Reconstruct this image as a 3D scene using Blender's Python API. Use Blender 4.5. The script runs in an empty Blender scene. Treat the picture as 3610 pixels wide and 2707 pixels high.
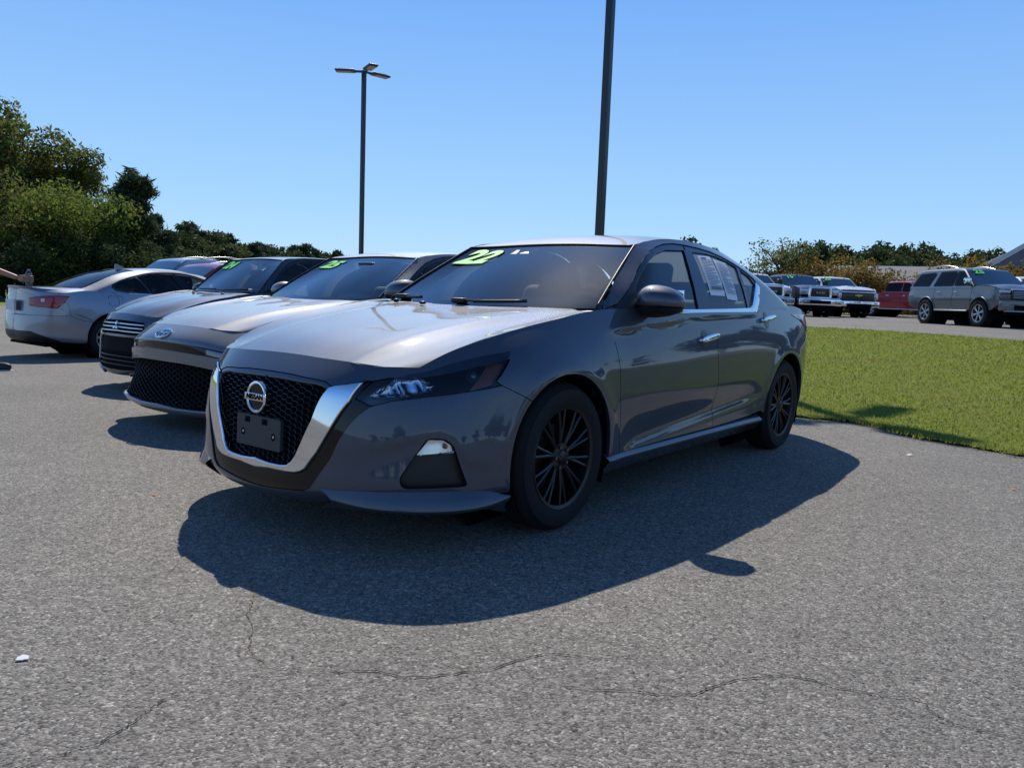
import bpy, bmesh, math, random
import numpy as np
from mathutils import Vector, Matrix
from mathutils.geometry import delaunay_2d_cdt

# ------------------------------------------------------------------ camera, light, exposure
SC = bpy.context.scene
COL = SC.collection
cam_d = bpy.data.cameras.new('camera'); cam = bpy.data.objects.new('camera', cam_d); COL.objects.link(cam)
cam_d.sensor_fit = 'HORIZONTAL'; cam_d.sensor_width = 36.0; cam_d.lens = 27.37
cam_d.clip_start = .05; cam_d.clip_end = 3000
_f = Vector((-0.78592, -0.60872, -0.10863)).normalized(); _roll = math.radians(2.1666)
_r0 = _f.cross(Vector((0,0,1))).normalized(); _u0 = _r0.cross(_f)
_u = _u0*math.cos(_roll) - _r0*math.sin(_roll); _r = _f.cross(_u)
cam.matrix_world = Matrix(((_r.x,_u.x,-_f.x,4.25789),(_r.y,_u.y,-_f.y,2.78399),(_r.z,_u.z,-_f.z,1.02443),(0,0,0,1)))
SC.camera = cam

SUN = Vector((-.473, -.485, .736)).normalized()
world = bpy.data.worlds.new('World'); SC.world = world; world.use_nodes = True
nt = world.node_tree; nt.nodes.clear()
sky = nt.nodes.new('ShaderNodeTexSky'); sky.sky_type = 'NISHITA'; sky.sun_disc = False
sky.sun_elevation = math.asin(SUN.z); sky.sun_rotation = math.atan2(SUN.x, SUN.y)
sky.air_density = .9; sky.dust_density = 0; sky.ozone_density = 6.0
bg = nt.nodes.new('ShaderNodeBackground'); bg.inputs['Strength'].default_value = .10
wo = nt.nodes.new('ShaderNodeOutputWorld')
# pale blue air low down, deep blue overhead
tcn = nt.nodes.new('ShaderNodeTexCoord'); sep = nt.nodes.new('ShaderNodeSeparateXYZ'); nt.links.new(tcn.outputs['Generated'], sep.inputs[0])
rp = nt.nodes.new('ShaderNodeValToRGB'); el = rp.color_ramp.elements
while len(el) < 5: el.new(.5)
for k, (p, c) in enumerate([(0, (.50,.74,1.0)), (.12, (.37,.66,1.0)), (.42, (.135,.385,.99)), (.75, (.045,.145,.42)), (1, (.02,.07,.22))]): el[k].position = p; el[k].color = (*c, 1)
nt.links.new(sep.outputs[2], rp.inputs[0])
tint = nt.nodes.new('ShaderNodeMix'); tint.data_type = 'RGBA'; tint.blend_type = 'MULTIPLY'; tint.inputs[0].default_value = 1; tint.inputs[7].default_value = (10.4, 10.4, 10.4, 1)
nt.links.new(rp.outputs[0], tint.inputs[6])
mixn = nt.nodes.new('ShaderNodeMix'); mixn.data_type = 'RGBA'; mixn.inputs[0].default_value = .78
nt.links.new(sky.outputs[0], mixn.inputs[6]); nt.links.new(tint.outputs[2], mixn.inputs[7]); nt.links.new(mixn.outputs[2], bg.inputs[0])
nt.links.new(bg.outputs[0], wo.inputs[0])
sd = bpy.data.lights.new('sun', 'SUN'); sd.energy = 5.0; sd.angle = math.radians(.5); sd.color = (1, .94, .84)
so = bpy.data.objects.new('sun', sd); COL.objects.link(so); so.location = (-20, -20, 40)
so.rotation_euler = SUN.to_track_quat('Z', 'Y').to_euler()
vs = SC.view_settings; vs.view_transform = 'Standard'; vs.look = 'None'; vs.exposure = 0; vs.gamma = 1; vs.use_curve_mapping = False
SC.render.engine = 'CYCLES'; cy = SC.cycles
cy.use_denoising = True; cy.max_bounces = 8; cy.diffuse_bounces = 3; cy.glossy_bounces = 4; cy.transmission_bounces = 6
cy.transparent_max_bounces = 24; cy.caustics_reflective = False; cy.caustics_refractive = False; cy.sample_clamp_indirect = 6
#<<CORE
import math, random
import numpy as np

def spl(t, y, tq):
    """natural cubic spline through (t, y) with y of any trailing shape"""
    t=np.asarray(t,float); y=np.asarray(y,float); n=len(t); h=np.diff(t)
    sh=y.shape[1:]; y=y.reshape(n,-1)
    if n==2:
        w=((tq-t[0])/h[0])[:,None]; return (y[0]*(1-w)+y[1]*w).reshape((-1,)+sh)
    A=np.zeros((n,n)); r=np.zeros_like(y); A[0,0]=A[-1,-1]=1
    for i in range(1,n-1):
        A[i,i-1]=h[i-1]; A[i,i]=2*(h[i-1]+h[i]); A[i,i+1]=h[i]
        r[i]=6*((y[i+1]-y[i])/h[i]-(y[i]-y[i-1])/h[i-1])
    M=np.linalg.solve(A,r)
    k=np.clip(np.searchsorted(t,tq,'right')-1,0,n-2); d=(tq-t[k])[:,None]; hk=h[k][:,None]; e=hk-d
    o=(M[k]*e**3+M[k+1]*d**3)/(6*hk)+(y[k]/hk-M[k]*hk/6)*e+(y[k+1]/hk-M[k+1]*hk/6)*d
    return o.reshape((-1,)+sh)

def chord(P):
    d=np.linalg.norm(np.diff(P,axis=0),axis=-1)
    if d.ndim>1: d=d.mean(1)
    return np.concatenate([[0],np.cumsum(d)])

def curve(P, n=60):
    P=np.asarray(P,float); t=chord(P); return spl(t,P,np.linspace(0,t[-1],n))

def gsm(A, sig, axis):
    """gaussian smoothing along an axis, ends kept by odd reflection"""
    if sig<=0: return A
    r=int(3*sig)+1; k=np.exp(-.5*(np.arange(-r,r+1)/sig)**2); k/=k.sum()
    A=np.moveaxis(A,axis,0); n=len(A); r2=min(r,n-1)
    lo=2*A[0]-A[r2:0:-1]; hi=2*A[-1]-A[-2:-r2-2:-1]
    B=np.concatenate([lo,A,hi]); out=np.zeros_like(A)
    for j in range(-r2,r2+1): out+=k[j+r]*B[r2+j:r2+j+n]
    s=k[r-r2:r+r2+1].sum()
    return np.moveaxis(out/s,0,axis)

class Surf:
    """a smooth surface: a dense grid with a roughly metric (u,v) domain"""
    def __init__(s, P):
        s.P=P; nu,nv=P.shape[:2]; s.nu,s.nv=nu,nv
        cu=chord(P); cv=chord(np.swapaxes(P,0,1)); s.U=cu[-1]; s.V=cv[-1]
        du=np.gradient(P,axis=0); dv=np.gradient(P,axis=1)
        N=np.cross(du,dv); N/=np.linalg.norm(N,axis=2,keepdims=True)+1e-12; s.N=N
    def _ij(s, uv):
        uv=np.atleast_2d(uv)
        a=np.clip(uv[:,0],0,1)*(s.nu-1); b=np.clip(uv[:,1],0,1)*(s.nv-1)
        i=np.clip(a.astype(int),0,s.nu-2); j=np.clip(b.astype(int),0,s.nv-2)
        return i,j,(a-i)[:,None],(b-j)[:,None]
    def _bl(s, A, uv):
        i,j,f,g=s._ij(uv)
        return A[i,j]*(1-f)*(1-g)+A[i+1,j]*f*(1-g)+A[i,j+1]*(1-f)*g+A[i+1,j+1]*f*g
    def at(s, uv): return s._bl(s.P,uv)
    def nm(s, uv):
        n=s._bl(s.N,uv); return n/(np.linalg.norm(n,axis=1,keepdims=True)+1e-12)
    def inv(s, q, axes=(0,2), mask=None, A=None):
        """(u,v) of points given by two of their coordinates (or of any 2-column field A over the grid)"""
        G=s.P[:,:,list(axes)] if A is None else A
        q=np.atleast_2d(np.asarray(q,float)); out=[]
        M=np.zeros(G.shape[:2]) if mask is None else np.where(mask(s.P),0,1e9)
        for p in q:
            d=((G-p)**2).sum(2)+M; k=int(d.argmin()); i,j=divmod(k,s.nv)
            i0=min(max(i,1),s.nu-2); j0=min(max(j,1),s.nv-2)
            J=np.stack([(G[i0+1,j0]-G[i0-1,j0])/2,(G[i0,j0+1]-G[i0,j0-1])/2],1)
            try: dd=np.linalg.solve(J,p-G[i,j])
            except Exception: dd=np.zeros(2)
            dd=np.clip(dd,-1,1)
            out.append(((i+dd[0])/(s.nu-1),(j+dd[1])/(s.nv-1)))
        return np.clip(np.array(out),0,1)

def net(K, nu, nv, su=0, sv=0, mirror=False):
    """surface through a net of points K[i][j]; mirror=True: row i=0 lies on y=0 and is continued to -y"""
    K=np.asarray(K,float)
    if mirror:
        L=K[:0:-1].copy(); L[:,:,1]*=-1; K=np.concatenate([L,K])
    tu=chord(K); tv=chord(np.swapaxes(K,0,1))
    A=spl(tu,K,np.linspace(0,tu[-1],nu))
    B=np.swapaxes(spl(tv,np.swapaxes(A,0,1),np.linspace(0,tv[-1],nv)),0,1)
    if su: B=gsm(B,su,0)
    if sv: B=gsm(B,sv,1)
    return B

def interp(x, xs, ys): return np.interp(x,xs,ys)
def sstep(a,b,x):
    t=np.clip((x-a)/(b-a),0,1); return t*t*(3-2*t)

# ------------------------------------------------------------------ the near sedan: its surfaces
HERO_COL=[
 [(2.350,0,.165),(2.388,0,.204),(2.385,0,.33),(2.376,0,.47),(2.362,0,.60),(2.335,0,.672),(2.251,0,.762)],
 [(2.335,.30,.175),(2.376,.301,.226),(2.371,.30,.335),(2.362,.31,.47),(2.348,.32,.60),(2.322,.33,.665),(2.238,.33,.755)],
 [(2.26,.50,.185),(2.310,.505,.24),(2.316,.51,.34),(2.305,.515,.47),(2.280,.515,.60),(2.245,.515,.675),(2.190,.52,.745)],
 [(2.14,.69,.19),(2.185,.70,.25),(2.190,.705,.34),(2.178,.71,.46),(2.150,.705,.59),(2.120,.69,.67),(2.10,.655,.745)],
 [(1.98,.81,.19),(2.01,.825,.25),(2.02,.83,.34),(2.01,.83,.46),(1.97,.82,.59),(1.93,.80,.69),(1.92,.70,.825)],
 [(1.79,.88,.19),(1.80,.89,.25),(1.80,.895,.34),(1.79,.893,.46),(1.77,.885,.60),(1.75,.865,.72),(1.70,.75,.880)],
 [(1.41,.895,.19),(1.41,.905,.25),(1.41,.915,.35),(1.41,.920,.48),(1.41,.920,.62),(1.41,.902,.75),(1.37,.785,.940)],
 [(1.00,.855,.19),(1.00,.890,.25),(1.00,.900,.35),(1.00,.908,.48),(1.00,.912,.62),(1.00,.905,.77),(1.00,.812,.992)],
 [(.50,.855,.19),(.50,.885,.25),(.50,.893,.35),(.50,.906,.48),(.50,.915,.62),(.50,.908,.78),(.50,.863,.990)],
 [(0,.855,.19),(0,.885,.25),(0,.893,.35),(0,.907,.48),(0,.917,.62),(0,.911,.79),(0,.866,1.000)],
 [(-.5,.855,.19),(-.5,.885,.25),(-.5,.893,.35),(-.5,.908,.48),(-.5,.919,.62),(-.5,.914,.80),(-.5,.866,1.012)],
 [(-1.0,.86,.19),(-1.0,.888,.25),(-1.0,.897,.35),(-1.0,.912,.48),(-1.0,.922,.62),(-1.0,.915,.80),(-1.0,.855,1.027)],
 [(-1.41,.87,.20),(-1.41,.895,.26),(-1.41,.908,.36),(-1.41,.922,.48),(-1.41,.926,.62),(-1.41,.912,.80),(-1.41,.83,1.043)],
 [(-1.80,.85,.22),(-1.80,.875,.28),(-1.80,.890,.38),(-1.80,.898,.50),(-1.80,.900,.64),(-1.80,.885,.82),(-1.80,.812,1.045)],
 [(-2.10,.75,.24),(-2.10,.785,.30),(-2.10,.80,.40),(-2.10,.815,.52),(-2.10,.82,.66),(-2.09,.815,.84),(-2.08,.785,1.0)],
 [(-2.31,.60,.26),(-2.34,.64,.32),(-2.35,.65,.42),(-2.35,.66,.54),(-2.34,.66,.68),(-2.32,.645,.86),(-2.29,.61,1.0)],
 [(-2.42,.34,.26),(-2.47,.36,.32),(-2.48,.37,.42),(-2.47,.38,.54),(-2.45,.38,.68),(-2.43,.37,.86),(-2.42,.36,1.035)],
 [(-2.44,0,.26),(-2.49,0,.32),(-2.50,0,.42),(-2.49,0,.54),(-2.47,0,.68),(-2.45,0,.86),(-2.43,0,1.055)]]
# hood: rows from the front cut to the cowl, each from the centre line out to the shoulder crease
HERO_HOOD=[
 [(2.251,0,.762),(2.243,.2,.758),(2.224,.404,.747),(2.18,.54,.744),(2.10,.655,.745)],
 [(2.10,0,.816),(2.09,.2,.813),(2.06,.42,.806),(2.02,.57,.792),(1.98,.688,.801)],
 [(1.85,0,.871),(1.845,.2,.869),(1.82,.45,.866),(1.80,.61,.851),(1.78,.735,.861)],
 [(1.55,0,.920),(1.545,.2,.919),(1.52,.48,.919),(1.50,.65,.903),(1.50,.775,.920)],
 [(1.28,0,.955),(1.27,.2,.955),(1.25,.50,.957),(1.23,.66,.948),(1.22,.795,.961)],
 [(1.10,0,.980),(1.095,.2,.980),(1.06,.50,.983),(1.05,.68,.979),(1.08,.803,.979)]]
HERO_G=dict(xb=[-2.15,-1.8,-1.4,-1.0,-.5,0,.5,.7,.85,.97,1.05],
            yb=[.775,.812,.835,.855,.866,.866,.863,.853,.825,.775,.745],
            zb=[.995,1.045,1.043,1.027,1.012,1.0,.99,.99,.99,.990,.99], a=.45, b=.55)
def g_y(G,x,z):
    t=np.maximum(z-np.interp(x,G['xb'],G['zb']),-.03); return np.interp(x,G['xb'],G['yb'])-G['a']*t-G['b']*t*t
def g_surf(G,x0,x1,z0,z1,nx=220,nz=60):
    X,Z=np.meshgrid(np.linspace(x0,x1,nx),np.linspace(z0,z1,nz),indexing='ij')
    yb=gsm(np.interp(X[:,0],G['xb'],G['yb']),6,0); zb=gsm(np.interp(X[:,0],G['xb'],G['zb']),6,0)
    t=np.maximum(Z-zb[:,None],-.05)
    return np.stack([X,yb[:,None]-G['a']*t-G['b']*t*t,Z],2)[::-1]

HERO_EDGE=[(1.05,.738,.99),(.955,.737,.998),(.755,.692,1.125),(.555,.645,1.243),(.376,.603,1.347),(.13,.590,1.395),(-.15,.580,1.421),(-.55,.574,1.424),
 (-.88,.568,1.397),(-1.32,.607,1.280),(-1.78,.700,1.080),(-2.15,.77,1.0)]
def pull_edge(P, edge, wd=.13, y0=0):
    """bend a greenhouse side inward so that it meets the edge line of windscreen, roof and rear window"""
    E=curve(edge,240); Q=P.copy(); X=P.reshape(-1,3); out=X.copy()
    D=np.hypot(X[:,None,0]-E[None,:,0],X[:,None,2]-E[None,:,2]); k=D.argmin(1); d=D.min(1)
    # surface y at the edge line, read from the same grid
    xs=P[:,0,0]; zs=P[0,:,2]; fx=np.interp(E[:,0],xs[::-1],np.arange(len(xs))[::-1]) if xs[0]>xs[-1] else np.interp(E[:,0],xs,np.arange(len(xs)))
    fz=np.interp(E[:,2],zs,np.arange(len(zs))); i=np.clip(fx.astype(int),0,len(xs)-2); j=np.clip(fz.astype(int),0,len(zs)-2)
    a=fx-i; b=fz-j; Y=P[...,1]; ye=Y[i,j]*(1-a)*(1-b)+Y[i+1,j]*a*(1-b)+Y[i,j+1]*(1-a)*b+Y[i+1,j+1]*a*b
    c=E[:,1]-ye; above=X[:,2]>E[k,2]; w=np.where(above,1,np.clip(1-d/wd,0,1)**2)
    out[:,1]+=c[k]*w
    Q=out.reshape(P.shape); Q[...,1]=gsm(gsm(Q[...,1],2,0),1.2,1); return Q

def crease(P, line, depth, w_up, w_dn, y0=.5):
    """press a soft character line into a body side: line = [(x,z)...]"""
    lx=[p[0] for p in line]; lz=[p[1] for p in line]
    zc=np.interp(P[...,0],lx,lz); d=P[...,2]-zc
    fade=sstep(lx[0],lx[0]+.3,P[...,0])*(1-sstep(lx[-1]-.3,lx[-1],P[...,0])) if lx[-1]>lx[0] else 0
    a=np.where(d>0,np.exp(-(d/w_up)**2),np.exp(-(d/w_dn)**2))*(np.abs(P[...,1])>y0)
    Q=P.copy(); Q[...,1]+=np.sign(P[...,1])*depth*a*fade
    return Q

def hero_surfaces(mf=None, inv=None):
    mf=mf or (lambda P:P)
    side=net(HERO_COL,720,150,5,3,mirror=True)
    # shoulder step below the mirror, running back along the doors
    ax=np.abs(side[...,1])>.6; x=side[...,0]; z=side[...,2]
    if inv is not None: x,z=inv(x,z)
    zc=np.interp(x,[-2.0,-1.2,-.13,.48,.97,1.26],[.99,.985,.970,.933,.902,.874]); fade=sstep(1.15,.85,x)*sstep(-1.3,-.3,x)*ax
    d=z-zc
    w=np.interp(x,[-1.0,.0,1.0],[.010,.018,.034]); side[...,1]-=np.sign(side[...,1])*fade*np.interp(x,[-.3,1.0],[.31,.43])*w*(1-sstep(-1,0,d/w))*np.exp(-(np.minimum(d,0)/.15)**2)
    # scooped lower doors
    zl=np.interp(x,[-1.0,-.6,.4,.95],[.47,.44,.37,.32]); f2=sstep(.95,.75,x)*sstep(-1.05,-.6,x)*ax; d=z-zl
    side[...,1]-=np.sign(side[...,1])*f2*.016*np.exp(-(np.where(d>0,d/.10,d/.035))**2)
    # flared arches
    for cx in (1.43,-1.40):
        r=np.hypot(x-cx,z-.33); m=np.exp(-((r-.40)/.05)**2)*ax*(z>.25)
        side[...,1]+=np.sign(side[...,1])*m*.008
    # pinched crease running into the fog-lamp pocket
    if mf is None or inv is None:
        ay=np.abs(side[...,1]); zl=np.interp(ay,[.45,.59,.69,.737,.77,.80,.835],[.40,.44,.471,.490,.497,.476,.376]); A=.008*sstep(.44,.70,ay)*sstep(.90,.82,ay); d=zl-z
        m=A*sstep(-.02,.035,d)*(1-sstep(.04,.17,d))*(x>1.9); side[...,0]-=m*.75; side[...,1]-=np.sign(side[...,1])*m*.6
    S=dict(side=Surf(side))
    H=np.swapaxes(np.asarray(HERO_HOOD,float),0,1)
    h=net(H,220,120,2.5,2,mirror=True); hx,hy=h[...,0],np.abs(h[...,1]); k=sstep(1.1,1.7,hx)
    ya=np.interp(hx,[1.0,1.25,1.55,1.85,2.24],[.52,.50,.475,.44,.404])*(HERO_HOOD[0][2][1]/.404); h[...,2]+=.0035*k*np.exp(-((hy-ya)/.03)**2)-.003*k*np.exp(-((hy-ya-.085)/.05)**2)
    S['hood']=Surf(h)
    a=mf(np.array([[-2.15,.8,.955],[1.07,.8,1.46]])); S['g']=Surf(pull_edge(g_surf(HERO_G,a[0,0],a[1,0],a[0,2],a[1,2]),HERO_EDGE))
    return S
HERO_WS=[[(1.10,0,.980),(1.08,.25,.982),(1.03,.50,.987),(.955,.735,.997)],
 [(.84,0,1.112),(.83,.25,1.110),(.79,.48,1.114),(.755,.690,1.124)],
 [(.56,0,1.2445),(.555,.25,1.242),(.54,.46,1.243),(.555,.643,1.242)],
 [(.29,0,1.365),(.295,.25,1.361),(.325,.45,1.352),(.376,.602,1.345)]]
HERO_ROOF=[[(.29,0,1.368),(.295,.25,1.364),(.325,.45,1.355),(.376,.600,1.348)],
 [(.10,0,1.425),(.10,.25,1.421),(.11,.45,1.411),(.13,.588,1.395)],
 [(-.15,0,1.456),(-.15,.25,1.452),(-.15,.45,1.440),(-.15,.578,1.421)],
 [(-.55,0,1.456),(-.55,.25,1.452),(-.55,.43,1.440),(-.55,.572,1.424)],
 [(-.90,0,1.425),(-.90,.25,1.421),(-.90,.42,1.411),(-.88,.568,1.397)]]
HERO_BL=[[(-.90,0,1.422),(-.90,.25,1.418),(-.90,.42,1.409),(-.88,.566,1.395)],
 [(-1.35,0,1.300),(-1.35,.25,1.297),(-1.34,.45,1.288),(-1.32,.605,1.280)],
 [(-1.85,0,1.092),(-1.84,.25,1.090),(-1.82,.48,1.084),(-1.78,.698,1.080)]]
HERO_DECK=[[(-1.83,0,1.088),(-1.82,.25,1.086),(-1.80,.50,1.080),(-1.77,.70,1.074),(-1.76,.80,1.048)],
 [(-2.15,0,1.082),(-2.15,.25,1.080),(-2.13,.50,1.068),(-2.10,.70,1.035),(-2.08,.785,1.0)],
 [(-2.43,0,1.058),(-2.425,.25,1.055),(-2.40,.42,1.04),(-2.34,.54,1.015),(-2.29,.61,1.0)]]
#CORE>>
# ------------------------------------------------------------------ helpers
def tag(o, label=None, cat=None, group=None, kind=None):
    if label: o['label']=label
    if cat: o['category']=cat
    if group: o['group']=group
    if kind: o['kind']=kind
    return o
def thing(name, label, cat, loc=(0,0,0), rz=0, group=None):
    o=bpy.data.objects.new(name,None); COL.objects.link(o); o.empty_display_size=.2
    o.location=loc; o.rotation_euler=(0,0,rz); return tag(o,label,cat,group)
def node(name, parent, loc=(0,0,0), rot=(0,0,0)):
    o=bpy.data.objects.new(name,None); COL.objects.link(o); o.parent=parent; o.location=loc; o.rotation_euler=rot; return o
def put(name, me, parent=None, loc=None, rot=None):
    o=bpy.data.objects.new(name,me); COL.objects.link(o)
    if parent: o.parent=parent
    if loc: o.location=loc
    if rot: o.rotation_euler=rot
    return o
def copy_tree(o, parent=None):
    c=o.copy(); COL.objects.link(c); c.parent=parent
    for ch in o.children: copy_tree(ch,c)
    return c
class MB:
    """collects vertices and faces (with material slots and optional vertex normals) for one mesh"""
    def __init__(s): s.v=[]; s.f=[]; s.mi=[]; s.n=[]; s.k=0; s.sm=[]
    def add(s, V, F, m=0, N=None, smooth=True):
        V=np.asarray(V,float).reshape(-1,3); s.v.append(V)
        s.n.append(np.zeros_like(V) if N is None else np.asarray(N,float))
        for f in F: s.f.append([i+s.k for i in f])
        s.mi+= [m]*len(F); s.sm+=[smooth]*len(F); s.k+=len(V); return s
    def build(s, name, mats, parent=None, sharp=None, loc=None, rot=None, mirror=False, link=True):
        V=np.concatenate(s.v); N=np.concatenate(s.n); F=s.f
        if mirror:
            V=V*[1,-1,1]; N=N*[1,-1,1]; F=[f[::-1] for f in F]
        me=bpy.data.meshes.new(name); me.from_pydata(V.tolist(),[],F)
        if not isinstance(mats,(list,tuple)): mats=[mats]
        for m in mats: me.materials.append(m)
        me.polygons.foreach_set('material_index',s.mi); me.polygons.foreach_set('use_smooth',s.sm); me.update()
        if sharp: me.set_sharp_from_angle(angle=math.radians(sharp))
        if np.abs(N).sum()>0: me.normals_split_custom_set_from_vertices(N.tolist())
        return put(name,me,parent,loc,rot) if link else me
def box(mb, c, s, m=0, R=None, taper=None, smooth=False):
    """a box: centre, full sizes; taper=(x,y) scales the top"""
    c=np.asarray(c,float); h=np.asarray(s,float)/2
    V=np.array([[x,y,z] for z in (-1,1) for y in (-1,1) for x in (-1,1)],float)
    if taper is not None: V[4:,0]*=taper[0]; V[4:,1]*=taper[1]
    V=V*h
    if R is not None: V=V@np.asarray(R).T
    mb.add(V+c,[(0,2,3,1),(4,5,7,6),(0,1,5,4),(2,6,7,3),(0,4,6,2),(1,3,7,5)],m,smooth=smooth); return mb
def rbox(mb, c, s, r=.02, m=0, R=None, seg=3, puff=0.0):
    """a box with rounded edges (spherified corners)"""
    h=np.asarray(s,float)/2; r=min(r,h.min()*.99); n=seg
    ang=np.linspace(0,np.pi/2,n+1)
    def ax(hh): return np.concatenate([[-1]*(n+1),[1]*(n+1)])
    # build via quads on the unit cube faces with offsets
    V=[];F=[]
    g=np.concatenate([-np.cos(ang[::1])*1,np.cos(ang[::-1])])  # -1..0,0..1
    g=np.concatenate([np.tan(np.linspace(-math.pi/4,0,n+1)),np.tan(np.linspace(0,math.pi/4,n+1))])
    sg=np.concatenate([-np.ones(n+1),np.ones(n+1)])
    M=len(g); k=0
    for a in range(3):
        for d in (-1,1):
            b=(a+1)%3; cc=(a+2)%3
            idx=np.zeros((M,M),int)
            for i in range(M):
                for j in range(M):
                    p=np.zeros(3); p[a]=d; p[b]=g[i]; p[cc]=g[j]
                    q=p/np.linalg.norm(p); core=np.zeros(3)
                    core[a]=d*(h[a]-r); core[b]=sg[i]*(h[b]-r); core[cc]=sg[j]*(h[cc]-r)
                    # edge-aligned directions: zero components for flats
                    V.append(core+q*r if True else p); idx[i,j]=k; k+=1
            for i in range(M-1):
                for j in range(M-1):
                    f=(idx[i,j],idx[i+1,j],idx[i+1,j+1],idx[i,j+1]); F.append(f if d>0 else f[::-1])
    V=np.array(V)
    # pull every flat out to the full size
    for a in range(3):
        t=np.abs(V[:,a])/h[a]; V[:,a]=np.where(t>1,np.sign(V[:,a])*h[a],V[:,a])
    if R is not None: V=V@np.asarray(R).T
    mb.add(V+np.asarray(c,float),F,m); return mb
def tube(mb, pts, rad, n=8, m=0, caps=True):
    P=np.asarray(pts,float); K=len(P); rad=np.broadcast_to(np.asarray(rad,float),(K,)) if np.ndim(rad)<1 or len(np.atleast_1d(rad))==K else rad
    T=np.gradient(P,axis=0); T/=np.linalg.norm(T,axis=1,keepdims=True)+1e-9
    ref=np.array([0,0,1.]) if abs(T[0][2])<.9 else np.array([1.,0,0])
    V=[]; 
    for i in range(K):
        a=np.cross(T[i],ref); a/=np.linalg.norm(a)+1e-9; b=np.cross(a,T[i])*1.0
        for k in range(n):
            t=2*math.pi*k/n; V.append(P[i]+rad[i]*(math.cos(t)*a+math.sin(t)*b))
    F=[(i*n+k,i*n+(k+1)%n,(i+1)*n+(k+1)%n,(i+1)*n+k) for i in range(K-1) for k in range(n)]
    F=[f[::-1] for f in F]
    if caps: F+=[tuple(range(n)),tuple(range((K-1)*n,K*n))[::-1]]
    mb.add(V,F,m); return mb
def lathe(mb, prof, n=48, m=0, axis='y', c=(0,0,0), closed=False):
    """profile [(r, t)] turned round an axis (t runs along it)"""
    P=np.asarray(prof,float); K=len(P); a=np.linspace(0,2*np.pi,n,endpoint=False); V=np.zeros((n,K,3))
    ca,sa=np.cos(a)[:,None],np.sin(a)[:,None]
    if axis=='y': V[...,0]=P[:,0]*ca; V[...,2]=P[:,0]*sa; V[...,1]=P[:,1]
    elif axis=='z': V[...,0]=P[:,0]*ca; V[...,1]=P[:,0]*sa; V[...,2]=P[:,1]
    else: V[...,1]=P[:,0]*ca; V[...,2]=P[:,0]*sa; V[...,0]=P[:,1]
    F=[]
    for i in range(n):
        for j in range(K-1+(1 if closed else 0)):
            j2=(j+1)%K; i2=(i+1)%n; F.append((i*K+j,i2*K+j,i2*K+j2,i*K+j2))
    if axis=='y': F=[f[::-1] for f in F]
    mb.add(V.reshape(-1,3)+np.asarray(c,float),F,m); return mb
def grid(mb, P, m=0, N=None, flip=False):
    nu,nv=P.shape[:2]; F=[(i*nv+j,(i+1)*nv+j,(i+1)*nv+j+1,i*nv+j+1) for i in range(nu-1) for j in range(nv-1)]
    if flip: F=[f[::-1] for f in F]
    mb.add(P.reshape(-1,3),F,m,None if N is None else N.reshape(-1,3)); return mb
def prism(mb, poly, h0, h1, fr=None, m=0, bev=0):
    """a 2-D outline given thickness; fr maps (a,b,h) to 3-D"""
    fr=fr or (lambda a,b,h:(a,b,h)); n=len(poly)
    A=sum(poly[i][0]*poly[(i+1)%n][1]-poly[(i+1)%n][0]*poly[i][1] for i in range(n))
    if A<0: poly=poly[::-1]
    V=[fr(a,b,h0) for a,b in poly]+[fr(a,b,h1) for a,b in poly]
    F=[tuple(range(n))[::-1],tuple(range(n,2*n))]+[(i,(i+1)%n,n+(i+1)%n,n+i) for i in range(n)]
    if bev:
        q=np.array(inset(np.array(poly,float),bev)); V=V[:n]+[fr(a,b,h1-np.sign(h1-h0)*bev) for a,b in poly]+[fr(a,b,h1) for a,b in q]
        F=[tuple(range(n))[::-1],tuple(range(2*n,3*n))]+[(r*n+i,r*n+(i+1)%n,(r+1)*n+(i+1)%n,(r+1)*n+i) for r in (0,1) for i in range(n)]
    # orientation fix for left-handed frames or reversed heights
    o=np.array(fr(0,0,0),float); e=np.linalg.det(np.stack([np.array(fr(1,0,0))-o,np.array(fr(0,1,0))-o,(np.array(fr(0,0,1))-o)*(1 if h1>h0 else -1)]))
    if e<0: F=[f[::-1] for f in F]
    mb.add(V,F,m,smooth=False); return mb

# ---- 2-D polygons
def densify(P, h):
    out=[]; n=len(P)
    for i in range(n):
        a,b=np.asarray(P[i]),np.asarray(P[(i+1)%n]); k=max(1,int(math.ceil(np.linalg.norm(b-a)/h)))
        for t in range(k): out.append(a+(b-a)*t/k)
    return np.array(out)
def fillet(P, r, seg=4, skip=()):
    P=np.asarray(P,float); n=len(P); out=[]
    for i in range(n):
        a,b,c=P[i-1],P[i],P[(i+1)%n]; u=a-b; v=c-b; lu,lv=np.linalg.norm(u),np.linalg.norm(v)
        if lu<1e-6 or lv<1e-6: continue
        if i in skip: out.append(b); continue
        u/=lu; v/=lv; d=min(r,lu*.45,lv*.45); p,q=b+u*d,b+v*d
        for t in np.linspace(0,1,seg+1): out.append((1-t)**2*p+2*t*(1-t)*b+t*t*q)
    return np.array(out)
def inset(P, g):
    P=np.asarray(P,float); n=len(P); A=np.sum(P[:,0]*np.roll(P[:,1],-1)-np.roll(P[:,0],-1)*P[:,1]); s=1 if A>0 else -1
    e=np.roll(P,-1,0)-P; L=np.linalg.norm(e,axis=1,keepdims=True); e/=np.maximum(L,1e-9); nn=np.stack([-e[:,1],e[:,0]],1)*s
    m=nn+np.roll(nn,1,0); l=np.linalg.norm(m,axis=1,keepdims=True); m/=np.maximum(l,1e-6)
    cosv=np.clip((m*nn).sum(1,keepdims=True),.4,1); return P+m*g/cosv
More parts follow.
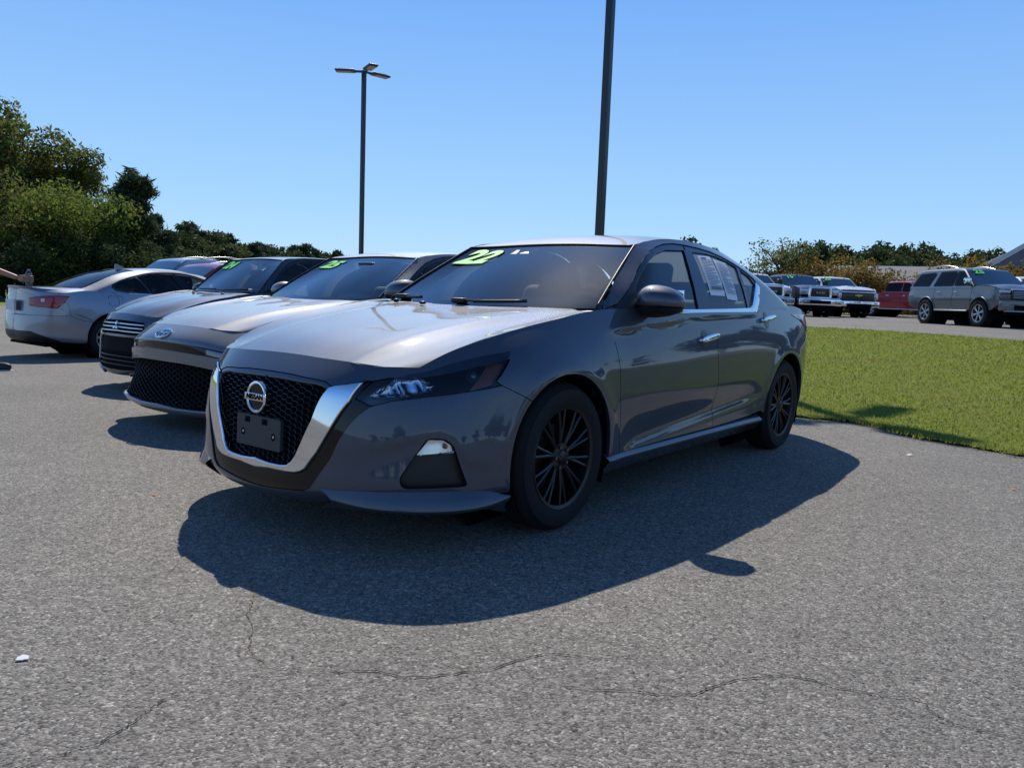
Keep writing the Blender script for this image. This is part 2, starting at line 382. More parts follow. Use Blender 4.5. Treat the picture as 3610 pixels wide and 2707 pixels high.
def inside(P, Q):
    """are the points Q inside polygon P"""
    P=np.asarray(P); Q=np.asarray(Q); r=np.zeros(len(Q),bool); n=len(P)
    for i in range(n):
        x1,y1=P[i]; x2,y2=P[(i+1)%n]
        if y1==y2: continue
        c=((y1>Q[:,1])!=(y2>Q[:,1])); r^=c&(Q[:,0]<(x2-x1)*(Q[:,1]-y1)/(y2-y1)+x1)
    return r
def bdist(Q, B):
    a=B; b=np.roll(B,-1,0); d=np.full(len(Q),1e9)
    for i in range(len(a)):
        ab=b[i]-a[i]; L=(ab@ab)+1e-12; t=np.clip(((Q-a[i])@ab)/L,0,1); d=np.minimum(d,np.hypot(*(Q-a[i]-t[:,None]*ab).T))
    return d
def region(outer, holes, h):
    """triangulated region: points (boundary first), triangles, boundary loops"""
    loops=[densify(outer,h*.7)]+[densify(q,h*.7) for q in holes]
    A=np.concatenate(loops); lo,hi=loops[0].min(0),loops[0].max(0)
    gx=np.arange(lo[0],hi[0],h); gy=np.arange(lo[1],hi[1],h*.866); X,Y=np.meshgrid(gx,gy); X[1::2]+=h/2
    Q=np.stack([X.ravel(),Y.ravel()],1)
    if len(Q):
        k=inside(loops[0],Q)
        for q in loops[1:]: k&=~inside(q,Q)
        Q=Q[k]
        if len(Q):
            k=np.ones(len(Q),bool)
            for q in loops: k&=bdist(Q,q)>h*.45
            Q=Q[k]
    pts=np.concatenate([A,Q]) if len(Q) else A; ed=[]; b=0; idx=[]
    for q in loops:
        n=len(q); ed+=[(b+i,b+(i+1)%n) for i in range(n)]; idx.append(np.arange(b,b+n)); b+=n
    r=delaunay_2d_cdt([Vector(p) for p in pts],ed,[],0,1e-6)
    V=np.array([tuple(p) for p in r[0]]); T=[t for t in r[2] if len(t)==3]
    T=np.array(T); c=V[T].mean(1); k=inside(loops[0],c)
    for q in loops[1:]: k&=~inside(q,c)
    T=T[k]; a,b_,c_=V[T[:,0]],V[T[:,1]],V[T[:,2]]
    s=(b_[:,0]-a[:,0])*(c_[:,1]-a[:,1])-(b_[:,1]-a[:,1])*(c_[:,0]-a[:,0]); T=T[np.abs(s)>1e-12]; s=s[np.abs(s)>1e-12]
    T=np.where((s<0)[:,None],T[:,::-1],T)
    mp={}
    for new,old in enumerate(r[3]):
        for o in old: mp[o]=new
    return V,T,[np.array([mp[i] for i in q]) for q in idx],loops
def uvpoly(s, pts, axes=(0,2), side=1, front=None):
    """outline in the surface's metric domain from points given by two coordinates"""
    def mk(P):
        m=P[...,1]*side>-.02 if side else np.ones(P.shape[:2],bool)
        if front is not None: m&=(P[...,0]>0) if front else (P[...,0]<0)
        return m
    return s.inv(pts,axes,mk)*[s.U,s.V]
def panel(mb, s, outer, holes=(), h=.03, off=0.0, flange=.02, gap=.0025, m=0, mf=None, pillow=None, bevel=None):
    """a trimmed piece of surface s: outlines in metric (u,v); edges folded inward by `flange`"""
    outer=inset(np.asarray(outer),gap) if gap else np.asarray(outer)
    holes=[inset(q,-gap) if gap else np.asarray(q) for q in holes]
    if bevel:
        bw,bd=bevel; inner=densify(inset(outer,bw),h*.69); ring=inset(inner,-bw)
        a=s.at(inner/[s.U,s.V])+s.nm(inner/[s.U,s.V])*off; na=s.nm(inner/[s.U,s.V]); nb=s.nm(ring/[s.U,s.V]); b=s.at(ring/[s.U,s.V])+nb*(off-bd); k=len(a)
        A=np.sum(inner[:,0]*np.roll(inner[:,1],-1)-np.roll(inner[:,0],-1)*inner[:,1]); sg=1 if A>0 else -1
        o2=np.cross(np.roll(b,-1,0)-np.roll(b,1,0),nb)*sg; o2/=np.linalg.norm(o2,axis=1,keepdims=True)+1e-9
        F=[(i,k+i,k+(i+1)%k,(i+1)%k) for i in range(k)]; F=[f[::-1] for f in F] if sg<0 else F
        mb.add(np.concatenate([a,b]),F,m,np.concatenate([(na+.25*o2)/np.linalg.norm(na+.25*o2,axis=1,keepdims=True),(nb*.35+o2)/np.linalg.norm(nb*.35+o2,axis=1,keepdims=True)]))
        if flange:
            c=b-nb*flange; F=[(i,k+i,k+(i+1)%k,(i+1)%k) for i in range(k)]; F=[f[::-1] for f in F] if sg<0 else F
            mb.add(np.concatenate([b,c]),F,m,np.concatenate([o2,o2]))
        outer=inner; flange=0
    V,T,idx,loops=region(outer,holes,h); uv=V/[s.U,s.V]; P=s.at(uv); N=s.nm(uv); o=np.full(len(V),float(off))
    if pillow:
        d=np.full(len(V),1e9)
        for L in loops: d=np.minimum(d,bdist(V,L))
        t=np.clip(d/pillow[1],0,1); o=o+pillow[0]*np.sqrt(1-(1-t)**2)
    P=P+N*o[:,None]
    mb.add(P,T.tolist(),m,np.where((t<.97)[:,None],0,N) if pillow else N)
    if flange:
        for k,ix in enumerate(idx):
            a=P[ix]; nn=N[ix]; b=a-nn*flange; n=len(ix)
            L=loops[k]; A=np.sum(L[:,0]*np.roll(L[:,1],-1)-np.roll(L[:,0],-1)*L[:,1])
            F=[(i,n+i,n+(i+1)%n,(i+1)%n) for i in range(n)]
            if (A<0)!=(k>0): F=[f[::-1] for f in F]
            if flange<0: F=[f[::-1] for f in F]
            t=np.roll(a,-1,0)-np.roll(a,1,0); on=np.cross(t,nn)*(1 if (A>0) else -1)*(1 if k==0 else -1); on/=np.linalg.norm(on,axis=1,keepdims=True)+1e-9
            mb.add(np.concatenate([a,b]),F,m if mf is None else mf,None if pillow else np.concatenate([on,on]),smooth=True)
    return mb
def text_mesh(body, size=1.0, bold=0.0, extrude=.002, shear=0.0, spacing=1.0, font_w=1.0):
    cu=bpy.data.curves.new('lettering','FONT'); cu.body=body; cu.size=size; cu.offset=bold; cu.extrude=extrude; cu.shear=shear
    cu.space_character=spacing; cu.align_x='CENTER'; cu.align_y='CENTER'; cu.resolution_u=3
    o=bpy.data.objects.new('lettering',cu); COL.objects.link(o); bpy.context.view_layer.update()
    me=bpy.data.meshes.new_from_object(o.evaluated_get(bpy.context.evaluated_depsgraph_get()))
    V=np.array([v.co[:] for v in me.vertices])*[font_w,1,1]; F=[list(p.vertices) for p in me.polygons]
    bpy.data.objects.remove(o); bpy.data.curves.remove(cu); bpy.data.meshes.remove(me); return V,F
def frame(o, x, y, z):
    """map local (a,b,c) into a frame"""
    o,x,y,z=[np.asarray(q,float) for q in (o,x,y,z)]
    return lambda V: o+np.asarray(V)[:,:1]*x+np.asarray(V)[:,1:2]*y+np.asarray(V)[:,2:3]*z
def unit(v): v=np.asarray(v,float); return v/np.linalg.norm(v)

# ------------------------------------------------------------------ materials
MATS={}
def mat(name, col=(.5,.5,.5), rough=.5, metal=0, coat=0, spec=.5, trans=0, ior=1.45, emit=None, coat_rough=.03):
    if name in MATS: return MATS[name]
    m=bpy.data.materials.new(name); m.use_nodes=True; b=m.node_tree.nodes['Principled BSDF']
    b.inputs['Base Color'].default_value=(*col,1); b.inputs['Roughness'].default_value=rough; b.inputs['Metallic'].default_value=metal
    b.inputs['Coat Weight'].default_value=coat; b.inputs['Coat Roughness'].default_value=coat_rough
    b.inputs['Specular IOR Level'].default_value=spec; b.inputs['IOR'].default_value=ior
    MATS[name]=m; return m
def nd(m, t, **kw):
    n=m.node_tree.nodes.new(t)
    for k,v in kw.items():
        if k in n.inputs: n.inputs[k].default_value=v
        else: setattr(n,k,v)
    return n
def lk(m,a,b): m.node_tree.links.new(a,b)
def ramp(m, fac, stops):
    r=nd(m,'ShaderNodeValToRGB'); e=r.color_ramp.elements
    while len(e)<len(stops): e.new(.5)
    for k,(p,c) in enumerate(stops): e[k].position=p; e[k].color=(*c,1) if len(c)==3 else c
    lk(m,fac,r.inputs[0]); return r.outputs[0]
def paint(name, col, metal=.55, rough=.38, flake=.25, coat=1.0):
    """car paint: flaked base under a clear coat, a little road dust"""
    if name in MATS: return MATS[name]
    m=mat(name,col,rough,metal,coat); b=m.node_tree.nodes['Principled BSDF']
    tc=nd(m,'ShaderNodeTexCoord')
    if flake:
        v=nd(m,'ShaderNodeTexVoronoi',Scale=900.0); lk(m,tc.outputs['Object'],v.inputs['Vector'])
        sx=nd(m,'ShaderNodeSeparateColor'); lk(m,v.outputs['Color'],sx.inputs[0])
        c=ramp(m,sx.outputs[0],[(0,tuple(x*(1-flake) for x in col)),(1,tuple(min(1,x*(1+flake)) for x in col))])
        n=nd(m,'ShaderNodeTexNoise',Scale=3.0,Detail=4.0); lk(m,tc.outputs['Object'],n.inputs['Vector'])
        mx=nd(m,'ShaderNodeMix',data_type='RGBA'); lk(m,c,mx.inputs[6]); mx.inputs[7].default_value=(.30,.28,.25,1)
        r=ramp(m,n.outputs[0],[(.45,(0,0,0)),(.8,(.05,.05,.05))]); lk(m,r,mx.inputs[0]); lk(m,mx.outputs[2],b.inputs['Base Color'])
        cr=ramp(m,n.outputs[0],[(.3,(.02,)*3),(.8,(.07,)*3)]); lk(m,cr,b.inputs['Coat Roughness'])
    return m
def glass(name, tint=(.75,.85,.82), dust=.0, refl=1.0, rough=.0, dcol=(.55,.58,.6), haze=0):
    if name in MATS: return MATS[name]
    m=bpy.data.materials.new(name); m.use_nodes=True; t=m.node_tree; t.nodes.clear()
    o=nd(m,'ShaderNodeOutputMaterial'); tr=nd(m,'ShaderNodeBsdfTransparent'); tr.inputs[0].default_value=(*tint,1)
    gl=nd(m,'ShaderNodeBsdfGlossy',Roughness=rough); fr=nd(m,'ShaderNodeFresnel',IOR=1.52)
    mu=nd(m,'ShaderNodeMath',operation='MULTIPLY'); mu.inputs[1].default_value=refl; lk(m,fr.outputs[0],mu.inputs[0])
    mx=nd(m,'ShaderNodeMixShader'); lk(m,mu.outputs[0],mx.inputs[0]); lk(m,gl.outputs[0],mx.inputs[2])
    if dust:
        df=nd(m,'ShaderNodeBsdfDiffuse'); df.inputs[0].default_value=(*dcol,1)
        m2=nd(m,'ShaderNodeMixShader'); tc=nd(m,'ShaderNodeTexCoord'); n=nd(m,'ShaderNodeTexNoise',Scale=2.2,Detail=6.0,Roughness=.65); lk(m,tc.outputs['Object'],n.inputs['Vector'])
        r=ramp(m,n.outputs[0],[(.3,(dust*.5,)*3),(.72,(dust*1.6,)*3)]); lk(m,r,m2.inputs[0]); lk(m,tr.outputs[0],m2.inputs[1]); lk(m,df.outputs[0],m2.inputs[2]); lk(m,m2.outputs[0],mx.inputs[1])
    else: lk(m,tr.outputs[0],mx.inputs[1])
    if haze:
        g2=nd(m,'ShaderNodeBsdfGlossy',Roughness=.34); m3=nd(m,'ShaderNodeMixShader'); m3.inputs[0].default_value=haze; lk(m,mx.outputs[0],m3.inputs[1]); lk(m,g2.outputs[0],m3.inputs[2]); mx=m3
    lk(m,mx.outputs[0],o.inputs[0]); MATS[name]=m; return m

RUBBER=mat('tyre rubber',(.012,.012,.013),.75,spec=.3)
BLACK=mat('black plastic',(.012,.012,.014),.45)
MATTE=mat('matt black',(.006,.006,.007),.9,spec=.1)
GLOSSB=mat('gloss black',(.004,.004,.005),.05)
CHROME=mat('chrome',(.78,.80,.82),.06,metal=1)
SATIN=mat('satin metal',(.55,.56,.58),.28,metal=1)
GLASS=glass('tinted glass',(.82,.91,.90))
CLEAR=glass('clear lens',(.93,.95,.96))
SMOKE=glass('headlight lens',(.72,.75,.80))
WSGL=glass('windscreen glass',(.84,.93,.92),dust=.004,refl=1.7,haze=.0022)
DARKGL=glass('dark glass',(.10,.12,.13),refl=.85)
SEAT=mat('seat cloth',(.13,.135,.145),.85)
TRIM=mat('grey trim',(.24,.27,.25),.75)
AMBER=mat('amber plastic',(.32,.085,.02),.25,coat=.5)
RED=mat('red lens',(.30,.006,.008),.15,coat=1)
GREEN=mat('green sticker',(.17,.74,.13),.6)
PAPER=mat('white paper',(.82,.83,.86),.7)
WHITE=mat('white plastic',(.75,.75,.75),.4)
# ------------------------------------------------------------------ sedans
class Shape: pass
def make_shape(mf=None, col=None, hood=None, ws=None, roof=None, bl=None, deck=None, edge=None, G=None, fine=1.0):
    mf=mf or (lambda P:P); q=Shape(); q.mf=mf
    M=lambda K: mf(np.asarray(K,float).reshape(-1,3)).reshape(np.asarray(K).shape)
    global HERO_COL,HERO_HOOD,HERO_EDGE,HERO_G
    sv=(HERO_COL,HERO_HOOD,HERO_EDGE,HERO_G)
    HERO_COL=M(col or HERO_COL); HERO_HOOD=M(hood or HERO_HOOD); HERO_EDGE=M(edge or HERO_EDGE)
    g=dict(G or HERO_G); p=mf(np.stack([g['xb'],g['yb'],g['zb']],1)); o=p[:,0].argsort(); g['xb'],g['yb'],g['zb']=p[o,0],p[o,1],p[o,2]; HERO_G=g
    q.edge=HERO_EDGE
    S=hero_surfaces(mf,getattr(mf,'inv',None)); q.side,q.hood,q.g=S['side'],S['hood'],S['g']
    HERO_COL,HERO_HOOD,HERO_EDGE,HERO_G=sv
    tr=lambda K: net(np.swapaxes(M(K),0,1),90,60,0,0,mirror=True)
    q.wsn=M(ws or HERO_WS)
    q.ws=Surf(tr(ws or HERO_WS)); q.roof=Surf(tr(roof or HERO_ROOF)); q.bl=Surf(tr(bl or HERO_BL)); q.deck=Surf(tr(deck or HERO_DECK))
    return q
def F_(y,z): return ('f',y,z)
def outl(q, s, pts, mirror=False):
    """metric outline on surface s; (x,z) pairs lie on the left flank, F_(y,z) on the front, triples anywhere"""
    r=[]
    for p in pts:
        if p[0]=='u': r.append((p[1],p[2])); continue
        if p[0]=='f':
            P=q.mf(np.array([[2.3,p[1],p[2]]]))[0]; r.append(s.inv([(P[1],P[2])],(1,2),lambda X:X[...,0]>.8)[0])
        elif p[0]=='b':
            P=q.mf(np.array([[-2.3,p[1],p[2]]]))[0]; r.append(s.inv([(P[1],P[2])],(1,2),lambda X:(X[...,0]<-.8)&(X[...,1]>-1e-6)&(np.arange(X.shape[0])[:,None]>X.shape[0]//2))[0])
        elif len(p)==2:
            P=q.mf(np.array([[p[0],.88,p[1]]]))[0]; r.append(s.inv([(P[0],P[2])],(0,2),lambda X:X[...,1]>0)[0])
        else:
            P=q.mf(np.array([p],float))[0]; d=((s.P-P)**2).sum(2); i,j=divmod(int(d.argmin()),s.nv)
            i0=min(max(i,1),s.nu-2); j0=min(max(j,1),s.nv-2)
            J=np.stack([(s.P[i0+1,j0]-s.P[i0-1,j0])/2,(s.P[i0,j0+1]-s.P[i0,j0-1])/2],1)
            dd=np.clip(np.linalg.lstsq(J,P-s.P[i,j],rcond=None)[0],-1,1); r.append(((i+dd[0])/(s.nu-1),(j+dd[1])/(s.nv-1)))
    return np.clip(np.array(r),0,1)*[s.U,s.V]
def mir(s, L):
    """close a half outline (centre to centre) with its mirror image"""
    R=L.copy(); R[:,0]=s.U-R[:,0]; return np.concatenate([L,R[::-1]])
def arc(cx,cz,r,a0,a1,n=14):
    return [(cx+r*math.cos(math.radians(a)),cz+r*math.sin(math.radians(a))) for a in np.linspace(a0,a1,n)]
def both(q, name, mats, build, parent, lab=None, h2=2.2):
    """left piece and its mirror on the right"""
    out=[]
    for mr in (False,True):
        mb=MB(); build(mb, h2 if mr else 1.0); o=mb.build(name,mats,parent,mirror=mr); out.append(o)
    return out

def sym_build(mb, name, mats, parent):
    """join a left-hand piece with its mirror image into one mesh"""
    o=MB()
    for sg in (1,-1):
        o.add(np.concatenate(mb.v)*[1,sg,1],[f if sg>0 else f[::-1] for f in mb.f],0,np.concatenate(mb.n)*[1,sg,1])
    return o.build(name,mats,parent)
def make_wheel(R=.332, w=.215, rim=.228, style='vspoke', spokes=10, col=None, nut=None, seg=64, parent=None, loc=None, rotz=0, wheel_name='wheel', tread=None):
    """wheel with its outer face towards +y; origin on the axle at the tyre's outer wall"""
    root=node(wheel_name,parent,loc or (0,0,0),(0,0,rotz))
    col=col or BLACK; sw=R-rim; d=w
    mb=MB(); pr=[(rim-.004,-.030),(rim+.004,-.012),(rim+.02,-.006),(rim+sw*.45,0),(rim+sw*.75,-.004),(R-.022,-.014),(R-.008,-.026),(R-.001,-.042)]
    t0=-.042; gw=(d-.084)
    for k in range(4):
        a=t0-gw*(k+.62)/4.6; pr+=[(R,a+.006),(R,a+.005),(R-.009,a+.004),(R-.009,a-.004),(R,a-.005)]
    pr+=[(R-.001,-d+.042),(R-.008,-d+.026),(R-.022,-d+.014),(rim+sw*.5,-d),(rim,-d+.02)]
    lathe(mb,pr,seg)
    if tread:
        for i in range(tread):
            for sgn in (0,1):
                a=2*math.pi*(i+.5*sgn)/tread; Rm_=np.array([[math.cos(a),0,math.sin(a)],[0,1,0],[-math.sin(a),0,math.cos(a)]])
                box(mb,Rm_@np.array([R+.002,-.03-sgn*(d-.06),0]),(.022,.06,.05),0,Rm_)
    mb.build('tyre',RUBBER,root,sharp=40)
    mb=MB(); lathe(mb,[(rim-.004,-.028),(rim+.006,-.012),(rim+.003,-.008),(rim-.012,-.014),(rim-.018,-.05),(rim-.03,-d+.03)],seg)
    mb.build('rim',col,root,sharp=40)
    mb=MB(); lathe(mb,[(0.001,-.085),(rim*.62,-.085),(rim*.62,-.1)],40); mb.build('brake_disc',mat('brake disc',(.05,.05,.052),.5,metal=.8),root,sharp=40)
    mb=MB()
    def spoke(a, da, w0, w1, y0, y1, tw=0):
        r0,r1=.05,rim-.006; c,s_=math.cos(a),math.sin(a); e=np.array([c,0,s_]); t=np.array([-s_,0,c]); V=[]
        for r,ww,yy,sh in ((r0,w0,y0,0),((r0+r1)/2,(w0+w1)/2*.9,(y0+y1)/2+.004,da*.45),(r1,w1,y1,da)):
            p=e*r+t*sh
            for k,(dt,dy) in enumerate(((-1,-.03),(-.8,-.004),(0,0),(.8,-.004),(1,-.03))): V.append(p+t*dt*ww/2+np.array([0,yy+dy,0]))
        F=[(i*5+k,i*5+k+1,(i+1)*5+k+1,(i+1)*5+k) for i in range(2) for k in range(4)]
        mb.add(V,[f[::-1] for f in F],0,smooth=False)
    if style=='vspoke':
        for k in range(spokes):
            a=2*math.pi*k/spokes+.1
            for da in (-.024,.024): spoke(a,da,.021,.019,-.030,-.016)
    elif style=='five':
        for k in range(spokes):
            a=2*math.pi*k/spokes+.3
            for da in (-.035,.035): spoke(a,da,.04,.034,-.026,-.014)
    else:
        for k in range(spokes): spoke(2*math.pi*k/spokes+.2,0,.055,.05,-.03,-.016)
    lathe(mb,[(.001,-.022),(.030,-.022),(.034,-.027),(.062,-.030),(.066,-.045),(.066,-.08)],32)
    mb.build('spoke_face',col,root,sharp=30)
    mb=MB(); lathe(mb,[(.0005,-.016),(.024,-.017),(.029,-.021),(.030,-.03)],24); mb.build('hub_cap',col,root,sharp=40)
    mb=MB()
    for k in range(5):
        a=2*math.pi*k/5+.5; lathe(mb,[(.0005,-.014),(.008,-.014),(.0095,-.018),(.0095,-.03)],8,c=(.048*math.cos(a),-.006,.048*math.sin(a)))
    mb.build('lug_nuts',nut or SATIN,root,sharp=30)['kind']='stuff'
    return root

def egg(mb, c, s, n=20, m=0, p=2.4, cut=None, R=None):
    """super-ellipsoid"""
    u=np.linspace(-np.pi/2,np.pi/2,n); v=np.linspace(-np.pi,np.pi,2*n+1)
    f=lambda w: np.sign(w)*np.abs(w)**(2/p)
    U,W=np.meshgrid(u,v,indexing='ij'); X=np.stack([f(np.cos(U))*f(np.cos(W)),f(np.cos(U))*f(np.sin(W)),f(np.sin(U))],2)
    if cut is not None: X[...,0]=np.maximum(X[...,0],cut)
    X=X*(np.asarray(s)/2)
    if R is not None: X=X@np.asarray(R).T
    return grid(mb,X+np.asarray(c),m,flip=True)

AF=(1.432,.33,.378); AR=(-1.395,.33,.385)     # wheel-arch circles
def sedan_shell(q, T, PNT, opt):
    """everything the sedans share: flanks, doors, roof, glass, wheels, cabin"""
    s,g=q.side,q.g; h=opt.get('h',.035); one=opt.get('mir_h',2.5)
    S=lambda pts: outl(q,s,pts); Gp=lambda pts: outl(q,g,pts)
    hl=opt['hl_rear']                                   # headlight rear edge, bumper cut (low to high)
    cutl=[(1.548,.850),(1.388,.870),(1.247,.885),(1.234,.897),(1.197,.930),(1.14,.972)]
    fd=[(.955,.931),(1.003,.843),(1.000,.739),(.979,.586),(.936,.286)]
    top=lambda x: ('u',)+tuple(s.inv([(q.mf(np.array([[x,.88,1]]))[0][0],5)],(0,2),lambda X:X[...,1]>0)[0]*[1,0]+[0,1.0])
    def P(name,mats,pts,surf=s,hh=h,**kw):
        L=(S if surf is s else Gp)(pts)
        return both(q,name,mats,lambda mb,k: panel(mb,surf,L,h=hh*(one if k>1 else 1),**kw),T)
    P('fender',PNT,hl+cutl+[top(1.10),top(1.0),top(.955)]+fd+[(1.055,.275)]+arc(*AF,188,opt.get('cut_a',47),16))
    B=[(-.180,.298),(-.181,.548),(-.140,.786),(-.130,.933),(-.088,.975)]
    d1=P('front_door',PNT,[top(.955)]+fd+[(.44,.296)]+B+[top(-.085)]+[top(x) for x in (.1,.3,.5,.7,.85)])
    R_=[(-.961,.33),(-.986,.550),(-1.06,.628),(-1.150,.70),(-1.19,.78),(-1.228,.879),(-1.222,.96),top(-1.215)]
    d2=P('rear_door',PNT,[B[0],(-.45,.303),(-.783,.313)]+R_+[top(x) for x in (-1.0,-.7,-.4,-.2)]+[top(-.085)]+B[::-1][:-1])
    tc=[(-2.03,.85),(-2.0,.66),(-1.85,.60),(-1.705,.575)]
    P('quarter_panel',PNT,R_+[top(x) for x in (-1.4,-1.6,-1.8,-1.95,-2.05)]+tc+arc(*AR,141,-2,18))
    mb=MB(); panel(mb,s,S([(-1.705,.575),(-1.85,.60),(-2.0,.66),('b',.72,.66),('b',.5,.66),('b',.25,.66),('b',.004,.66),('b',.004,opt.get('rb',.28)),('b',.25,opt.get('rb',.28)),('b',.5,opt.get('rb',.28)),(-2.1,.27),(-1.80,.25)]+arc(*AR,190,146,6)),h=h*opt.get('rear_h',2.2))
    sym_build(mb,'rear_bumper',PNT,T)
    mb=MB(); panel(mb,s,S([(-2.0,.66),(-2.03,.85),top(-2.06),top(-2.2),('b',.5,1.03),('b',.25,1.05),('b',.004,1.06),('b',.004,.66),('b',.25,.66),('b',.5,.66),('b',.72,.66)]),h=h*opt.get('rear_h',2.2))
    sym_build(mb,'tail_panel',PNT,T)
    # sill
    def sill(mb,k):
        xs=np.linspace(1.075,-.955,30); sec=[(-.02,.300),(-.004,.290),(.018,.276),(.020,.266),(.010,.256),(-.03,.20),(-.2,.19)]
        yb=s.at(outl(q,s,[(x,.285) for x in xs])/[s.U,s.V])
        G_=np.array([[(yb[i,0],yb[i,1]+dy,q.mf(np.array([[0,0,z]]))[0][2]) for dy,z in sec] for i in range(len(xs))]); grid(mb,G_)
    both(q,'rocker_panel',PNT,sill,T)
    # greenhouse side
    ed=[tuple(p) for p in curve(HERO_EDGE,46)]
    fr=[(.905,.995),(.824,1.019),(.643,1.133),(.541,1.194),(.42,1.262),(.313,1.312),(.173,1.353),(.042,1.380),(-.10,1.394),(-.25,1.396),(-.416,1.391),(-.60,1.380),(-.75,1.356),(-.87,1.325)]+opt.get('fr_tail',[(-1.0,1.272),(-1.075,1.225),(-1.10,1.18)])
    E3=[(p[0],p[2]-.002) for p in ed if p[0]<.96]
    P('side_frame',PNT,[(.93,.985)]+E3+[(-2.13,.985),(-1.8,1.03),(-1.4,1.03),(-1.215,1.02),(-1.0,1.012),(-.845,.99)]+(opt.get('kink_lo',[(-.975,1.08)]))+fr[::-1],surf=g,gap=.0015,hh=.03,flange=.012)
    gF=[(.715,.998),(.640,1.108),(.518,1.182),(.349,1.268),(.199,1.316),(.064,1.345),(-.187,1.360),(-.12,1.29),(-.054,1.2),(.02,1.07),(.059,.998)]
    gR=[(-.290,1.358),(-.50,1.362),(-.66,1.352),(-.80,1.325),(-.885,1.298),(-.82,1.22),(-.775,1.14),(-.715,1.02),(-.110,1.005),(-.16,1.1),(-.212,1.21)]
    gQ=opt.get('gQ') or [(-.915,1.284),(-1.02,1.236),(-1.045,1.19),(-.90,1.09),(-.762,1.035),(-.825,1.15)]
    fF=[(.905,.99)]+fr[1:9]+[(-.225,1.394),(-.15,1.28),(-.085,1.16),(-.03,1.05),(-.012,.985)]
    fR=[(-.235,1.394)]+fr[10:]+opt.get('kink_fr',[(-.97,1.075),(-.84,.985)])+[(-.095,.985),(-.10,1.05),(-.155,1.16),(-.19,1.28)]
    fm=opt.get('frame_mat',PNT)
    fo=-.006
    both(q,'door_frame',[fm],lambda mb,k: panel(mb,g,Gp(fF),[Gp(gF)],h=.03*(1 if k<2 else 2),off=fo),d1[0])
    both(q,'door_frame',[fm],lambda mb,k: panel(mb,g,Gp(fR),[Gp(gR),Gp(gQ)],h=.03*(1 if k<2 else 2),off=fo),d2[0])
    both(q,'pillar_trim',[GLOSSB],lambda mb,k: panel(mb,g,Gp([(-.187,1.366),(-.292,1.364),(-.212,1.21),(-.16,1.1),(-.100,1.0),(.05,1.0),(.02,1.07),(-.054,1.2),(-.12,1.29)]),h=.04,off=-.003,flange=.01),T)
    both(q,'mirror_sail',[BLACK],lambda mb,k: panel(mb,g,Gp([(.90,.992),(.822,1.013),(.652,1.116),(.722,.99)]),h=.03,off=-.002,flange=.01),T)
    wg=opt.get('win',GLASS)
    for n,pp in (('side_window',gF),('side_window',gR),('quarter_window',gQ)):
        both(q,n,[wg],lambda mb,k: panel(mb,g,Gp(pp),h=.05,off=-.012,flange=0,gap=-.004),T)
    # bright strip along the belt and up the rear corner
    def belt(mb,k):
        a=[(.70,.995),(.3,1.0),(0,1.004),(-.4,1.013),(-.74,1.022),(-.80,1.04),(-.95,1.13),(-1.07,1.20)]; b=[(-1.10,1.17),(-.97,1.075),(-.84,.995),(-.74,.996),(-.4,.992),(0,.986),(.3,.980),(.70,.978)]
        if not opt.get('kink',True): a=a[:5]+[(-1.1,1.03)]; b=[(-1.1,1.012)]+b[3:]
        panel(mb,g,Gp(a+b),h=.03,off=.002,flange=.012,gap=0,pillow=(.006,.012))
    both(q,'window_strip',[opt.get('strip',CHROME)],belt,T)
    # top panels
    def top_panel(name,su,mats,off=0,flange=.02,h_=.05,inset_=.003,par=T,pillow=None):
        mb=MB(); L=np.array([(0,0),(1,0),(1,1),(0,1)])*[su.U,su.V]; panel(mb,su,densify(L,.1),h=h_,off=off,flange=flange,gap=inset_); return mb.build(name,mats,par)
    top_panel('roof',q.roof,PNT,inset_=.004)
    w=top_panel('windshield',q.ws,opt.get('ws',WSGL),off=-.004,flange=0,h_=.06,inset_=.001)
    def band(mb,su,wd,off,bot=None):
        o=np.array([(0,0),(1,0),(1,1),(0,1)])*[su.U,su.V]; i=inset(o,wd)
        if bot: i[:2,1]+=bot
        panel(mb,su,densify(o,.06),[densify(i,.06)],h=.03,off=off,flange=0,gap=.001)
    mb=MB(); band(mb,q.ws,.028,-.0075,.02); mb.build('black_border',MATTE,w)
    # dark seal on the windscreen edges
    mb=MB()
    for sg in (-1,1):
        e=curve(q.wsn[:,-1]*[1,sg,1],20); tube(mb,e+[0,0,.001],.006,6)
    e=curve([*q.wsn[-1][::-1]*[1,-1,1],*q.wsn[-1][1:]],24); tube(mb,e,.006,6); mb.build('seal',BLACK,w)
    b=top_panel('rear_window',q.bl,opt.get('bl',DARKGL),off=-.004,flange=0,h_=.08,inset_=.02)
    mb=MB(); band(mb,q.bl,.03,-.007); mb.build('black_border',MATTE,b)
    top_panel('trunk_lid',q.deck,PNT,inset_=.0)
    # hood: the lid and its flanks down to the shut line
    mb=MB(); hs=q.hood; L=np.array([(0,0),(1,0),(1,1),(0,1)])*[hs.U,hs.V]
    panel(mb,hs,densify(L,.05),h=.035,flange=.015,gap=.0005)
    fl=S([top(x) for x in (2.10,2.0,1.9,1.75,1.6,1.45,1.3,1.2,1.12)]+cutl[::-1]+[(1.693,.831),(1.861,.798),(2.005,.768),(2.10,.744)])
    for mr in (False,True):
        m2=MB(); panel(m2,s,fl,h=.03,flange=.015,gap=.001)
        V=np.concatenate(m2.v)*([1,-1,1] if mr else [1,1,1]); N=np.concatenate(m2.n)*([1,-1,1] if mr else [1,1,1])
        mb.add(V,[f[::-1] if mr else f for f in m2.f],0,N)
    mb.build('hood',PNT,T)
    # cowl below the windscreen
    mb=MB(); a=q.hood.at(np.stack([np.linspace(0,1,24),np.ones(24)],1)); c=q.ws.at(np.stack([np.linspace(0,1,24),np.zeros(24)],1))
